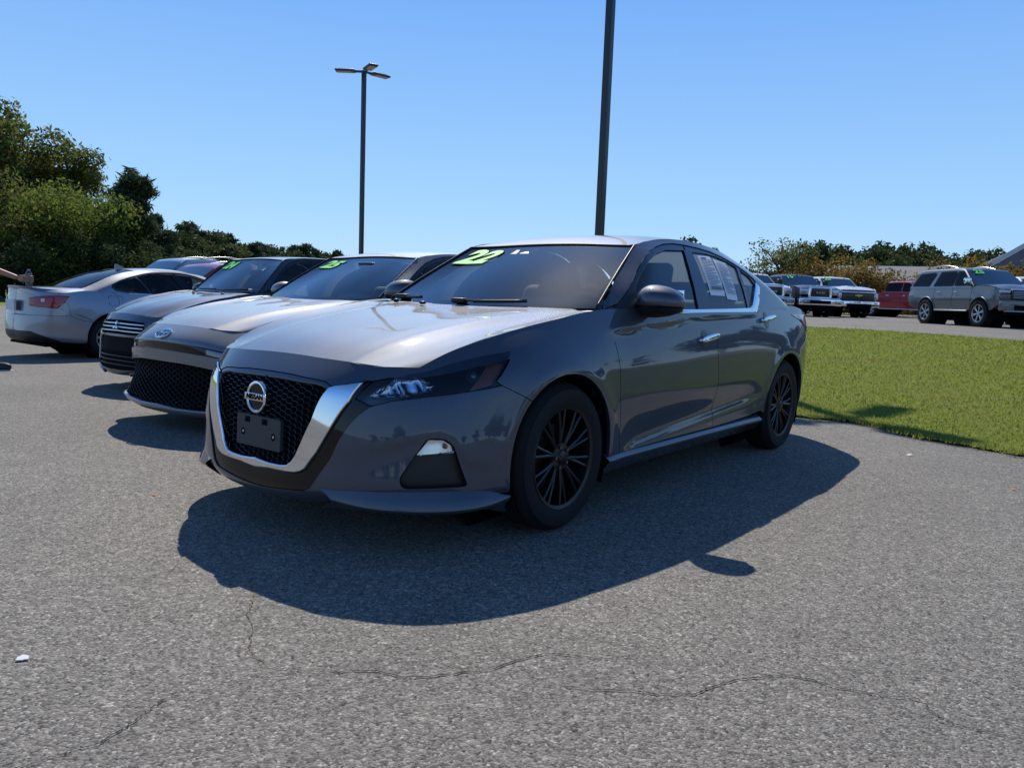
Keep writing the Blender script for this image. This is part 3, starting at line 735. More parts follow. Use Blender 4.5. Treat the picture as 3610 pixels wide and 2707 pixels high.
    grid(mb,np.stack([a-[0,0,.035],a*.5+c*.5-[0,0,.030],c-[.0,0,.012],c-[.05,0,.06]],1)); mb.build('cowl',BLACK,T,sharp=50)
    # dark inner body, so that gaps read dark
    st=4; Pn=s.P-s.N*.035; mb=MB(); Pn=Pn[::st,::6]; nu,nv=Pn.shape[:2]; F=[]
    cF=q.mf(np.array([[AF[0],.88,AF[1]]]))[0]; cR=q.mf(np.array([[AR[0],.88,AR[1]]]))[0]
    for i in range(nu-1):
        for j in range(nv-1):
            c=(Pn[i,j]+Pn[i+1,j+1])/2
            if c[0]>1.5*opt.get('sx',1) and abs(c[1])<.62 : 
                if c[2]>.2: continue
            if min(math.hypot(c[0]-cF[0],c[2]-cF[2]),math.hypot(c[0]-cR[0],c[2]-cR[2]))<AF[2]+.0 and abs(c[1])>.5: continue
            F.append((i*nv+j,(i+1)*nv+j,(i+1)*nv+j+1,i*nv+j+1))
    mb.add(Pn.reshape(-1,3),F)
    # floor and wheel housings
    k=q.mf(np.array([[2.2,.8,.2],[-2.3,.8,.2]])); box(mb,((k[0,0]+k[1,0])/2,0,.22),(k[0,0]-k[1,0],1.35,.04))
    for c in (cF,cR):
        for sg in (-1,1):
            a=np.linspace(math.radians(-25),math.radians(205),24); G_=np.zeros((24,3,3))
            for jj,(yy,rr) in enumerate(((c[1]+.006,AF[2]+.012),(c[1]-.02,AF[2]+.012),(.55,AF[2]+.0))):
                G_[:,jj,0]=c[0]+rr*np.cos(a); G_[:,jj,2]=c[2]+rr*np.sin(a); G_[:,jj,1]=yy*sg
            grid(mb,G_); 
            mb.add([(c[0]+.4*math.cos(t),.55*sg,c[2]+.4*math.sin(t)) for t in np.linspace(0,2*math.pi,20,endpoint=False)],[tuple(range(20))])
    mb.build('underbody',MATTE,T)
    # wheels
    for (x,sg,first) in ((1.4125,1,1),(1.4125,-1,0),(-1.4125,1,0),(-1.4125,-1,0)):
        X=q.mf(np.array([[x,.905,.33]]))[0]; R=opt.get('R',.332)
        wl=opt['wheel']() if first else copy_tree(wl0); wl0=wl if first else wl0; wl.parent=T; wl.location=(X[0],sg*(X[1]-.004-opt.get('tuck',0)),R); wl.rotation_euler=(0,.35*x,0 if sg>0 else math.pi)
    if opt.get('cabin',True):
        Z=lambda x,y,z: q.mf(np.array([[x,y,z]]))[0]
        mb=MB(); rbox(mb,Z(.80,0,.905),(.62,1.36,.16),.06); rbox(mb,Z(.70,.36,.985),(.40,.44,.105),.05); mb.build('dashboard',opt.get('dash',TRIM),T)
        mb=MB(); c=Z(.42,.36,.90); a=np.linspace(0,2*math.pi,33); ti=math.radians(25)
        tube(mb,[c+np.array([math.sin(ti)*.185*math.sin(t),.185*math.cos(t),math.cos(ti)*.185*math.sin(t)]) for t in a],.014,8,caps=False)
        rbox(mb,c+[.02,0,0],(.06,.15,.12),.025); box(mb,c+[.02,0,0],(.02,.34,.03)); tube(mb,[c,c+[.3,0,-.1]],.03); mb.build('steering_wheel',TRIM,T)
        for sg in (-1,1):
            mb=MB(); c=Z(.0,.37*sg,.0); r=np.array([[.94,0,.34],[0,1,0],[-.34,0,.94]])
            rm=lambda d: np.array([[math.cos(d),0,math.sin(d)],[0,1,0],[-math.sin(d),0,math.cos(d)]])
            rbox(mb,c+[.12,0,.52],(.52,.5,.16),.07); rbox(mb,c+[-.17,0,.83],(.14,.48,.62),.065,R=rm(-.32)); st_=mb.build('seat',SEAT,T)
            mb=MB(); rbox(mb,c+[-.315,0,1.205],(.09,.25,.17),.04,R=rm(-.2)); 
            for e in (-.06,.06): tube(mb,[c+[-.27,e,1.05],c+[-.31,e,1.15]],.007,6)
            mb.build('headrest',SEAT,st_)
        mb=MB(); c=Z(-.95,0,0); rbox(mb,c+[.05,0,.50],(.5,1.3,.16),.07); rbox(mb,c+[-.25,0,.80],(.14,1.3,.56),.06,R=rm(-.4))
        for sg in (-1,0,1): rbox(mb,c+[-.36,sg*.4,1.08],(.09,.24,.12),.04)
        mb.build('rear_seat',SEAT,T)
        mb=MB(); grid(mb,(q.roof.P[::6,::6]-[0,0,.03]),flip=True); mb.build('headliner',mat('headliner',(.5,.5,.48),.9),T)
        mb=MB(); box(mb,Z(-1.55,0,1.0),(.7,1.2,.02)); mb.build('parcel_shelf',SEAT,T)
        mb=MB(); c=Z(.30,-.10,1.215); rbox(mb,c,(.03,.22,.06),.014); tube(mb,[c,c+[.06,0,.025]],.012); mb.build('rear_view_mirror',mat('mirror back',(.02,.022,.025),.4),T)
    return d1,d2,top,S,Gp

def side_mirror(q, T, x, y, z, PNT, sx=1.0, low=BLACK):
    for sg in (1,-1):
        c=np.array([x,y*sg,z]); mb=MB()
        R=np.array([[math.cos(.12*sg),-math.sin(.12*sg),0],[math.sin(.12*sg),math.cos(.12*sg),0],[0,0,1]])
        u=np.linspace(-np.pi/2,np.pi/2,26); v=np.linspace(-np.pi,np.pi,53); f=lambda w,p: np.sign(w)*np.abs(w)**(2/p)
        U,W=np.meshgrid(u,v,indexing='ij'); X=np.stack([np.cos(U)*f(np.cos(W),2.0),f(np.cos(U),2.5)*f(np.sin(W),2.3),f(np.sin(U),2.2)],2)
        X[...,0]=np.maximum(X[...,0],-.35); X[...,2]*=1-.22*X[...,1]*sg; X[...,2]-=.10*np.abs(X[...,1])**2
        X=(X*[.105*sx,.125*sx,.080*sx])@R.T+c; hi=X.copy(); lo=X.copy(); zc=c[2]-.028*sx; hi[...,2]=np.maximum(hi[...,2],zc); lo[...,2]=np.minimum(lo[...,2],zc)-.001
        grid(mb,hi,0,flip=True); o=mb.build('side_mirror',PNT,T)
        mb=MB(); grid(mb,lo,0,flip=True); rbox(mb,c+[.01,-.13*sg*sx,-.055*sx],(.10*sx,.14*sx,.04*sx),.018); mb.build('mirror_base',low,o)
        mb=MB(); rbox(mb,c+[-.045*sx,0,0],(.006,.2*sx,.12*sx),.003,R=R); mb.build('mirror_glass',CHROME,o)

def year_sticker(q, T, txt, y, t, size=.19, lean=.30, par=None, sy=1.0):
    """green year numerals stuck on the inside top of a windscreen; y across, t up the glass"""
    su=q.ws
    # local frame on the glass
    P=su.P; j=int(t*(su.nv-1)); i=int(np.abs(P[:,j,1]-y).argmin()); o=P[i,j]; n=su.N[i,j]; ex=unit([0,1,0]-n*n[1]); ey=unit(np.cross(n,ex))
    for nm,bold,mt,off in (('sticker_outline',.016,MATTE,.0015),('year_sticker',.010,GREEN,.003)):
        V,F=text_mesh(txt,size,bold,.0004,lean,1.02); V=V*[1.0,sy,1]
        W=o+V[:,:1]*ex+V[:,1:2]*ey; 
        # drape on the curved glass
        k=su.inv(W[:,[0,1]],(0,1)); W=su.at(k)+su.nm(k)*(off+V[:,2:3]*.5)
        mb=MB(); mb.add(W,F,smooth=False); mb.build(nm,mt,par or T)
# ------------------------------------------------------------------ the near grey sedan
GREY=paint('gunmetal paint',(.066,.077,.102),.85,.58)
def hero():
    q=make_shape(); T=thing('sedan','dark grey sedan with chrome V grille and green 22, parked nearest the lawn','car'); s=q.side
    S=lambda p: outl(q,s,p)
    opt=dict(h=.014,bl=GLASS,hl_rear=[(1.690,.607),(1.780,.653),(1.827,.676),(1.847,.694),(1.709,.810)],
        wheel=lambda: make_wheel(style='vspoke',spokes=10,nut=mat('dark nut',(.15,.15,.16),.3,metal=1),col=mat('black alloy',(.005,.005,.0052),.42,coat=.12)),frame_mat=mat('dark window frame',(.02,.021,.023),.35,coat=.3),mir_h=5)
    d1,d2,top,_,Gp=sedan_shell(q,T,GREY,opt)
    # --- nose, bumper
    nose_lo=[(0,.690),(.15,.688),(.30,.680),(.345,.676),(.385,.660),(.449,.674),(.511,.690)]
    hb=[(2.281,.500,.630),(2.255,.553,.594),(2.205,.617,.617),(2.110,.708,.636),(1.993,.782,.652),(1.827,.851,.676)]
    mb=MB(); L=S([F_(*p) for p in nose_lo]+[(2.224,.530,.690),(2.130,.630,.722),('u',)+tuple(outl(q,s,[(2.10,.655,.745)])[0]/[s.U,s.V]*[1,0]+[0,1])]+[F_(y,.775) for y in (.5,.404,.25,.1,0)])
    panel(mb,s,mir(s,L),h=.022,flange=.012,gap=.0015); mb.build('nose_panel',GREY,T)
    mb=MB(); L=S([F_(y,z+.001) for y,z in nose_lo[:5]]+[F_(.372,.645),F_(.335,.660),F_(.30,.665),F_(.15,.668),F_(0,.669)])
    panel(mb,s,mir(s,L),h=.012,off=-.003,flange=.02,gap=0,bevel=(.008,.008)); mb.build('grille_lip',GREY,T)
    blk=[F_(0,.214),F_(.22,.232),F_(.304,.240),F_(.34,.262),(2.360,.363,.297),(2.338,.418,.379),(2.322,.454,.464),(2.300,.492,.527),(2.281,.519,.562),(2.255,.553,.594)]
    fog=[(2.082,.781,.480),(2.134,.740,.480),(2.175,.707,.405),(2.211,.671,.327),(2.202,.681,.288),(1.993,.833,.290),(2.040,.810,.419),(2.051,.801,.453)]
    L=S(blk+hb[2:]+[(1.780,.653),(1.690,.607)]+arc(AF[0],AF[1],AF[2],46,-14,12)+[(1.90,.255),(2.0,.825,.245),(2.206,.676,.243),(2.299,.530,.228),F_(.38,.206),F_(.30,.196),F_(.15,.188),F_(0,.184)])
    fp=fillet(S(fog),.02); fpm=fp.copy(); fpm[:,0]=s.U-fpm[:,0]
    mb=MB(); panel(mb,s,mir(s,L),[fp,fpm],h=.016,flange=.03,gap=.0015)
    # pinch above the fog pocket
    mb.build('front_bumper',GREY,T)
    vout=[F_(.500,.681),F_(.476,.606),F_(.427,.516),F_(.361,.400),F_(.308,.328),F_(.285,.313),F_(.255,.304),F_(.215,.301),F_(.10,.299),F_(0,.299)]
    mb=MB(); L=S(blk+[(2.280,.491,.619),(2.226,.522,.686)]+vout)
    panel(mb,s,mir(s,L),h=.024,off=-.006,flange=.02,gap=.001); mb.build('grille_surround',GLOSSB,T)
    vin=[F_(0,.325),F_(.10,.325),F_(.170,.327),F_(.205,.332),F_(.228,.348),F_(.247,.372),F_(.323,.523),F_(.378,.652)]
    mb=MB(); L=S(vin+[F_(.40,.660),F_(.445,.668)]+vout)
    panel(mb,s,mir(s,L),h=.012,off=.010,flange=.045,gap=0,bevel=(.006,.006)); mb.build('grille_chrome',CHROME,T)
    # --- honeycomb
    gin=mir(s,S([F_(0,.312),F_(.17,.318),F_(.21,.326),F_(.232,.348),F_(.327,.523),F_(.382,.655),F_(.34,.668),F_(.15,.674),F_(0,.675)]))
    mb=MB(); px,pz=.0378,.0232; hexa=lambda r: [(r*1.13*math.cos(a)*px/.0378*.0126*1.78,r*math.sin(a)*.0134) for a in [math.radians(60*k) for k in range(6)]]
    for i in range(-12,13):
        for k in range(0,17):
            y=i*px*.5*1.0*1.0*1.0; y=i*.0335; z=.318+k*pz+(pz/2 if i%2 else 0)
            c=outl(q,s,[F_(y,z)])[0]
            if not inside(gin,np.array([c]))[0]: continue
            w=.0335; hx=[(w*.667,0),(w*.333,pz/2),(-w*.333,pz/2),(-w*.667,0),(-w*.333,-pz/2),(w*.333,-pz/2)]
            x0=s.at([c/[s.U,s.V]])[0][0]-.022; V=[]
            for sc_,dx in ((1,0),(.80,.003),(.66,-.03)):
                V+=[(x0+dx-.12*(z+b*sc_-.4)*0,y+a*sc_,z+b*sc_) for a,b in hx]
            mb.add(V,[(r*6+n,r*6+(n+1)%6,(r+1)*6+(n+1)%6,(r+1)*6+n) for r in (0,1) for n in range(6)],smooth=False)
    gr=mb.build('grille_mesh',mat('grille plastic',(.012,.012,.013),.25,coat=.5),T); gr['kind']='stuff'
    mb=MB(); panel(mb,s,mir(s,S([F_(0,.300),F_(.20,.306),F_(.30,.40),F_(.40,.66),F_(.15,.685),F_(0,.69)])),h=.06,off=-.06,flange=0); mb.build('grille_back',MATTE,T)
    # --- number plate bracket
    mb=MB(); o=np.array([2.372,0,.436]); n=unit([1,0,.03]); fr_=frame(o,[0,1,0],unit(np.cross(n,[0,1,0])),n)
    pl=fillet([(-.152,-.066),(.152,-.066),(.152,.066),(-.152,.066)],.012); prism(mb,[tuple(p) for p in pl],-.012,.004,lambda a,b,h: tuple(fr_([[a,b,h]])[0]),bev=.002)
    br=mb.build('plate_bracket',mat('bracket plastic',(.045,.046,.048),.55),T)
    mb=MB()
    for y,z,w,h_ in ((-.075,.045,.018,.012),(.045,.045,.018,.012)): mb=MB(); prism(mb,[(y-w,z-h_),(y+w,z-h_),(y+w,z+h_),(y-w,z+h_)],.003,.0048,lambda a,b,h: tuple(fr_([[a,b,h]])[0])); mb.build('mounting_slot',MATTE,br)
    for y in (-.105,.105): mb=MB(); prism(mb,[(y+.013*math.cos(t),-.01+.016*math.sin(t)) for t in np.linspace(0,2*math.pi,14,endpoint=False)],.003,.0048,lambda a,b,h: tuple(fr_([[a,b,h]])[0])); mb.build('mounting_hole',MATTE,br)
    for y in (-.10,.11): mb=MB(); prism(mb,[(y+.006*math.cos(t),-.008+.006*math.sin(t)) for t in np.linspace(0,2*math.pi,10,endpoint=False)],.004,.0075,lambda a,b,h: tuple(fr_([[a,b,h]])[0])); mb.build('screw',SATIN,br)
    # --- badge
    o=np.array([2.380,0,.582]); n=unit([1,0,.06]); ex=np.array([0,1.,0]); ey=unit(np.cross(n,ex)); fr_=frame(o,ex,ey,n)
    mb=MB(); K=56; V=[];
    for a in np.linspace(0,2*math.pi,K,endpoint=False):
        for r,h_ in ((.067,-.006),(.067,.004),(.0645,.0075),(.0585,.008),(.0545,.005),(.0525,-.006)): V.append((r*math.cos(a),r*math.sin(a),h_))
    mb.add(fr_(np.array(V)),[(i*6+k,((i+1)%K)*6+k,((i+1)%K)*6+k+1,i*6+k+1) for i in range(K) for k in range(5)])
    bd=mb.build('badge',CHROME,T,sharp=35)
    mb=MB(); rbox(mb,o+n*.005,(.014,.146,.030),.004,R=np.stack([n,ex,ey],1)); mb.build('badge_bar',CHROME,bd,sharp=30)
    V,F=text_mesh('NISSAN',.030,.0008,.0008,0,1.0,1.13); mb=MB(); mb.add(fr_(V+[0,0,.0126]),F,smooth=False); mb.build('lettering',MATTE,bd)
    mb=MB(); mb.add(fr_(np.array([(.062*math.cos(a),.062*math.sin(a),-.002) for a in np.linspace(0,2*math.pi,40,endpoint=False)])),[tuple(range(40))]); mb.build('badge_back',GLOSSB,bd)
    # --- headlights
    hlp=[(2.280,.491,.619),(2.255,.553,.594),(2.205,.617,.617),(2.110,.708,.636),(1.993,.782,.652),(1.827,.851,.676),(1.847,.835,.694),(1.709,.805,.812),(1.866,.756,.790),(2.011,.702,.755),(2.130,.632,.721),(2.224,.530,.685)]
    HL=fillet(S(hlp),.012)
    lens=both(q,'headlight',[SMOKE],lambda mb,k: panel(mb,s,HL,h=.03,off=.001,flange=0,gap=.004),T)
    both(q,'headlight_housing',[mat('lamp housing',(.15,.16,.18),.3,coat=.4)],lambda mb,k: panel(mb,s,HL,h=.03,off=-.055,flange=-.055,gap=.003),lens[0])
    rf=fillet(S([(2.258,.535,.632),(2.19,.628,.636),(2.10,.703,.648),(2.07,.713,.680),(2.11,.662,.720),(2.17,.597,.708)]),.015)
    rm=mat('ribbed reflector',(.80,.83,.88),.10,metal=1); wv=nd(rm,'ShaderNodeTexWave',Scale=9.0,Distortion=2.5); tcw=nd(rm,'ShaderNodeTexCoord'); lk(rm,tcw.outputs['Object'],wv.inputs['Vector']); bpw=nd(rm,'ShaderNodeBump',Strength=.5,Distance=.015); lk(rm,wv.outputs['Fac'],bpw.inputs['Height']); lk(rm,bpw.outputs[0],rm.node_tree.nodes['Principled BSDF'].inputs['Normal'])
    both(q,'reflector',[rm],lambda mb,k: panel(mb,s,rf,h=.012,off=-.012,flange=.04,gap=0,pillow=(-.018,.05)),lens[0])
    mb=MB(); c=s.at(outl(q,s,[(1.915,.725)])/[s.U,s.V])[0]; nn=s.nm(outl(q,s,[(1.915,.725)])/[s.U,s.V])[0]; fx=unit(np.cross([0,0,1],nn)); R_=np.stack([nn,fx,np.cross(nn,fx)],1)
    egg(mb,c-nn*.05,(.08,.062,.062),14,R=R_,p=2); mb.build('projector_lens',mat('projector',(.10,.12,.15),.06,metal=.4,coat=1),lens[0])
    am=S([(1.955,.665),(1.85,.690),(1.845,.70),(1.765,.775),(1.83,.775),(1.90,.715)])
    both(q,'amber_reflector',[AMBER],lambda mb,k: panel(mb,s,am,h=.02,off=-.03,flange=.0,gap=0),lens[0])
    # --- fog pockets
    both(q,'fog_bezel',[BLACK],lambda mb,k: panel(mb,s,fp,h=.03,off=-.03,flange=-.026,gap=.0),T)
    fl=[(2.128,.745,.473),(2.168,.712,.414),(2.046,.805,.425),(2.056,.798,.453),(2.085,.779,.472)]
    fl_=fillet(S(fl),.008); fo=both(q,'turn_lamp',[CLEAR],lambda mb,k: panel(mb,s,fl_,h=.02,off=-.006,flange=.02,gap=0,pillow=(.004,.02)),T)
    both(q,'lamp_bowl',[mat('lamp bowl',(.75,.76,.78),.18,metal=1)],lambda mb,k: [panel(mb,s,fl_,h=.012,off=-.022,flange=0,gap=.002),panel(mb,s,fl_,h=.01,off=-.016,flange=.01,gap=.016)],fo[0])
    both(q,'amber_bulb',[AMBER],lambda mb,k: egg(mb,s.at(outl(q,s,[(2.075,.448)])/[s.U,s.V])[0]-[.008,.008,0],(.02,.02,.02),8,p=2),fo[0])
    # --- lower lip
    def lip(mb,k):
        I=[(2.357,.380,.262),(2.299,.536,.268),(2.206,.676,.274),(2.09,.775,.276),(1.985,.835,.272),(1.88,.868,.255),(1.806,.885,.232)]
        O=[(2.352,.440,.226),(2.310,.560,.212),(2.222,.705,.205),(2.10,.815,.203),(1.99,.872,.206),(1.88,.895,.214),(1.803,.897,.224)]
        I=s.at(S(I)/[s.U,s.V]); I=curve(I,26); O=curve(O,26); G_=np.stack([I-[0,0,0],I*.5+O*.5+[0,0,.004],O+[0,0,.004],O,O-[.006,.008,.012],I-[.04,.04,.09]],1); grid(mb,G_,flip=True)
    both(q,'front_lip',[GREY],lip,T)
    # --- handles, mirrors, badge on the fender
    def handle(par,a,b,cup,sg):
        e=[]
        for x,z in (a,b): uv=outl(q,s,[(x,z)])/[s.U,s.V]; e.append(s.at(uv)[0])
        n=s.nm(outl(q,s,[cup])/[s.U,s.V])[0]; m=(e[0]+e[1])/2; ex=unit(e[0]-e[1]); L=np.linalg.norm(e[0]-e[1]); R_=np.stack([ex,n,np.cross(ex,n)],1)
        mb=MB(); egg(mb,m+n*.026,(L,.022,.036),18,R=R_,p=2.9); 
        for t in (-.43,.43): egg(mb,m+ex*t*L+n*.010,(.04,.036,.026),8,R=R_,p=2.5)
        hd=mb.build('door_handle',CHROME,par,mirror=sg<0,sharp=50)
        mb=MB(); c=outl(q,s,[cup])[0]; pl=np.array([c+[.045*math.cos(t),.046*math.sin(t)] for t in np.linspace(0,2*math.pi,20,endpoint=False)])
        panel(mb,s,pl,h=.02,off=.0022,flange=0,gap=0); mb.build('handle_cup',mat('cup shade',(.012,.013,.015),.4,coat=.4),hd,mirror=sg<0)
    for k,sg in ((0,1),(1,-1)):
        handle(d1[k],(.120,.826),(-.130,.853),(.028,.836),sg); handle(d2[k],(-.875,.940),(-1.135,.962),(-.99,.945),sg)
    side_mirror(q,T,.665,.935,1.040,GREY,1.0)
    # --- tail lights
    tl=fillet(S([(-1.60,.985),(-1.8,.988),(-2.0,.982),(-2.2,.975),('b',.55,.965),('b',.55,.86),(-2.2,.845),(-2.05,.85),(-1.90,.90),(-1.78,.945)]),.01)
    both(q,'tail_light',[RED],lambda mb,k: panel(mb,s,tl,h=.03,off=.004,flange=.01,gap=0,pillow=(.004,.02)),T)
    # --- wipers
    su=q.ws
    for base,tip in (((1.075,-.08,1.0),(1.05,.36,1.0)),((1.03,-.62,1.0),(1.05,-.40,1.0))):
        mb=MB(); P=[]
        for t in np.linspace(0,1,8):
            p=np.array(base)*(1-t)+np.array(tip)*t; k=su.inv([(p[1],p[2])],(1,2)); k[:,1]=.02+.03*t; P.append(su.at(k)[0]+su.nm(k)[0]*.018)
        tube(mb,P,.006,6); tube(mb,np.array(P)[2:]-[0,0,.004],.009,6); rbox(mb,P[0]-[.0,-.03,0],(.05,.09,.03),.012); mb.build('wiper',BLACK,T)
    mb=MB(); egg(mb,(1.13,-.50,.99),(.03,.03,.022),8,p=2.5); egg(mb,(1.17,-.25,.985),(.03,.04,.018),8,p=2.5); mb.build('washer_jet',BLACK,T)
    # --- windscreen items
    year_sticker(q,T,'22',-.46,.775,.235,.36,sy=1.2)
    mb=MB(); j=52; i=int(np.abs(su.P[:,j,1]+.125).argmin()); o=su.P[i,j]-su.N[i,j]*.03; rbox(mb,o,(.10,.24,.05),.015,R=np.stack([unit([su.N[i,j][2],0,-su.N[i,j][0]]),[0,1,0],su.N[i,j]],1)); cm=mb.build('camera_pod',BLACK,T)
    mb=MB(); nn=su.N[i,j]; ex=np.array([0,1.,0]); ey=unit(np.cross(nn,ex)); o2=su.P[i,j]-nn*.002
    mb.add(frame(o2-ey*.02,ex,ey,nn)(np.array([(-.035,-.016,0),(.035,-.016,0),(.015,.016,0),(-.005,.016,0)])),[(0,1,2,3)]); mb.build('camera_window',mat('pale plastic',(.55,.58,.55),.4),cm)
    # --- papers in the rear side window
    g=q.g; P_=lambda pts: outl(q,g,pts)
    for k,pts in enumerate(([(-.345,1.345),(-.545,1.350),(-.430,1.095),(-.215,1.095)],[(-.565,1.335),(-.745,1.318),(-.600,1.068),(-.440,1.078)])):
        mb=MB(); panel(mb,g,P_(pts),h=.05,off=-.009,flange=0,gap=0); pp=mb.build('window_sheet',PAPER,T)
        mb=MB(); a,b,c,d=[g.P[0,0]*0+x for x in g.at(P_(pts)/[g.U,g.V])]; rng=random.Random(k)
        for r in range(20):
            t=.10+.80*r/20; l=a*(1-t)+d*t; rr=b*(1-t)+c*t; w0=.08; w1=(.92 if rng.random()<.6 else rng.uniform(.4,.85)); hh=.004
            if k==0 and r==0: w0,w1,hh=.1,.5,.013
            if k==0 and r>17: w0,w1,hh=.1,.9,.010
            p,q2=l*(1-w0)+rr*w0,l*(1-w1)+rr*w1; dn=unit(d-a)*hh*.5; nn=unit(np.cross(b-a,d-a)); nn=nn*np.sign(nn[1])
            mb.add([p-dn+nn*.004,q2-dn+nn*.004,q2+dn+nn*.004,p+dn+nn*.004],[(0,1,2,3)],smooth=False)
        mb.build('print_lines',mat('print ink',(.16,.17,.22),.8),pp)
    return q,T
hero_shape, HERO = hero()
# ------------------------------------------------------------------ ground
def gz(x,y):
    x=np.asarray(x,float); y=np.asarray(y,float)
    left=-.018*np.clip(-y-1.2,0,18)
    t=np.clip((-x-3.0)/11.4,0,1); rise=.585*(t*t*(3-2*t)*.55+t*.45)+.0075*np.clip(-x-14.4,0,60)
    k=sstep(-34,-14,y+np.clip(-x-20,0,40)*.55)
    return left*(1-sstep(-6,-16,x)*k)+rise*k
def gmat_asphalt():
    m=mat('asphalt',(.12,.12,.12),.82,spec=.35); b=m.node_tree.nodes['Principled BSDF']; tc=nd(m,'ShaderNodeTexCoord'); P=tc.outputs['Object']
    v=nd(m,'ShaderNodeTexVoronoi',Scale=140.0); lk(m,P,v.inputs['Vector']); v2=nd(m,'ShaderNodeTexVoronoi',Scale=70.0); lk(m,P,v2.inputs['Vector'])
    sx=nd(m,'ShaderNodeSeparateColor'); lk(m,v.outputs['Color'],sx.inputs[0]); s2=nd(m,'ShaderNodeSeparateColor'); lk(m,v2.outputs['Color'],s2.inputs[0])
    c1=ramp(m,sx.outputs[0],[(0,(.022,.021,.020)),(.35,(.165,.150,.128)),(.72,(.250,.229,.196)),(.93,(.345,.315,.268)),(1,(.58,.545,.47))])
    c2=ramp(m,s2.outputs[1],[(0,(.05,.048,.047)),(.3,(.154,.144,.129)),(.85,(.196,.183,.162)),(.96,(.34,.325,.295)),(1,(.42,.385,.33))])
    mx=nd(m,'ShaderNodeMix',data_type='RGBA'); mx.inputs[0].default_value=.42; lk(m,c1,mx.inputs[6]); lk(m,c2,mx.inputs[7])
    n=nd(m,'ShaderNodeTexNoise',Scale=.55,Detail=7.0,Roughness=.6); lk(m,P,n.inputs['Vector'])
    n2=nd(m,'ShaderNodeTexNoise',Scale=5.0,Detail=4.0); lk(m,P,n2.inputs['Vector'])
    st=ramp(m,n.outputs[0],[(.32,(.86,.86,.87)),(.55,(1.0,1.0,1.0)),(.75,(1.10,1.09,1.07))]); s3=ramp(m,n2.outputs[0],[(.3,(.95,.95,.95)),(.7,(1.04,1.04,1.04))])
    a=nd(m,'ShaderNodeMix',data_type='RGBA',blend_type='MULTIPLY'); a.inputs[0].default_value=1; lk(m,mx.outputs[2],a.inputs[6]); lk(m,st,a.inputs[7])
    a2=nd(m,'ShaderNodeMix',data_type='RGBA',blend_type='MULTIPLY'); a2.inputs[0].default_value=1; lk(m,a.outputs[2],a2.inputs[6]); lk(m,s3,a2.inputs[7])
    lk(m,a2.outputs[2],b.inputs['Base Color'])
    bp=nd(m,'ShaderNodeBump',Strength=.7,Distance=.005); h=nd(m,'ShaderNodeMath',operation='SUBTRACT'); lk(m,sx.outputs[1],h.inputs[0]); lk(m,v.outputs['Distance'],h.inputs[1])
    lk(m,h.outputs[0],bp.inputs['Height']); lk(m,bp.outputs[0],b.inputs['Normal']); return m
def gmat_grass(name='lawn turf'):
    m=mat(name,(.06,.10,.02),.9,spec=.1); b=m.node_tree.nodes['Principled BSDF']; tc=nd(m,'ShaderNodeTexCoord'); P=tc.outputs['Object']
    n=nd(m,'ShaderNodeTexNoise',Scale=.5,Detail=8.0,Roughness=.7); lk(m,P,n.inputs['Vector']); n2=nd(m,'ShaderNodeTexNoise',Scale=28.0,Detail=5.0,Roughness=.7); lk(m,P,n2.inputs['Vector'])
    c=ramp(m,n.outputs[0],[(.3,(.24,.23,.07)),(.5,(.20,.25,.048)),(.62,(.215,.27,.05)),(.78,(.27,.245,.09))]); d=ramp(m,n2.outputs[0],[(.3,(.45,.45,.45)),(.7,(1.35,1.3,1.2))])
    a=nd(m,'ShaderNodeMix',data_type='RGBA',blend_type='MULTIPLY'); a.inputs[0].default_value=1; lk(m,c,a.inputs[6]); lk(m,d,a.inputs[7]); lk(m,a.outputs[2],b.inputs['Base Color'])
    bp=nd(m,'ShaderNodeBump',Strength=1.0,Distance=.04); lk(m,n2.outputs[0],bp.inputs['Height']); lk(m,bp.outputs[0],b.inputs['Normal']); return m
def leafmat(name, cols, trans=.35, rough=.75):
    if name in MATS: return MATS[name]
    m=bpy.data.materials.new(name); m.use_nodes=True; m.node_tree.nodes.clear(); o=nd(m,'ShaderNodeOutputMaterial')
    g=nd(m,'ShaderNodeNewGeometry'); k=len(cols); c=ramp(m,g.outputs['Random Per Island'],[(i/max(1,k-1),cols[i]) for i in range(k)])
    d=nd(m,'ShaderNodeBsdfPrincipled',Roughness=rough); d.inputs['Specular IOR Level'].default_value=.12; t=nd(m,'ShaderNodeBsdfTranslucent'); mx=nd(m,'ShaderNodeMixShader'); mx.inputs[0].default_value=trans
    lk(m,c,d.inputs['Base Color']); lk(m,c,t.inputs[0]); lk(m,d.outputs[0],mx.inputs[1]); lk(m,t.outputs[0],mx.inputs[2]); lk(m,mx.outputs[0],o.inputs[0]); MATS[name]=m; return m
ASPH=gmat_asphalt(); TURF=gmat_grass()
def axis_pts():
    a=np.concatenate([np.linspace(0,30,61),np.linspace(32,90,30),np.geomspace(95,1500,22)]); return np.concatenate([-a[:0:-1],a])
gx=axis_pts(); X,Y=np.meshgrid(gx,gx,indexing='ij'); mb=MB(); grid(mb,np.stack([X,Y,gz(X,Y)],2)); tag(mb.build('parking_lot',ASPH),kind='structure')
# distant fields round the paved ground
mb=MB(); 
def strip(mb,poly,dz,h):
    V,T,_,_=region(np.array(poly,float),[],h); mb.add(np.column_stack([V,gz(V[:,0],V[:,1])+dz]),T.tolist())
strip(mb,[(-900,-900),(900,-900),(900,-70),(60,-70),(10,-45),(-20,-43),(-38,-70),(-110,-60),(-110,60),(-60,90),(-60,900),(-900,900)],.006,45.0); tag(mb.build('field',gmat_grass('field turf')),kind='structure')
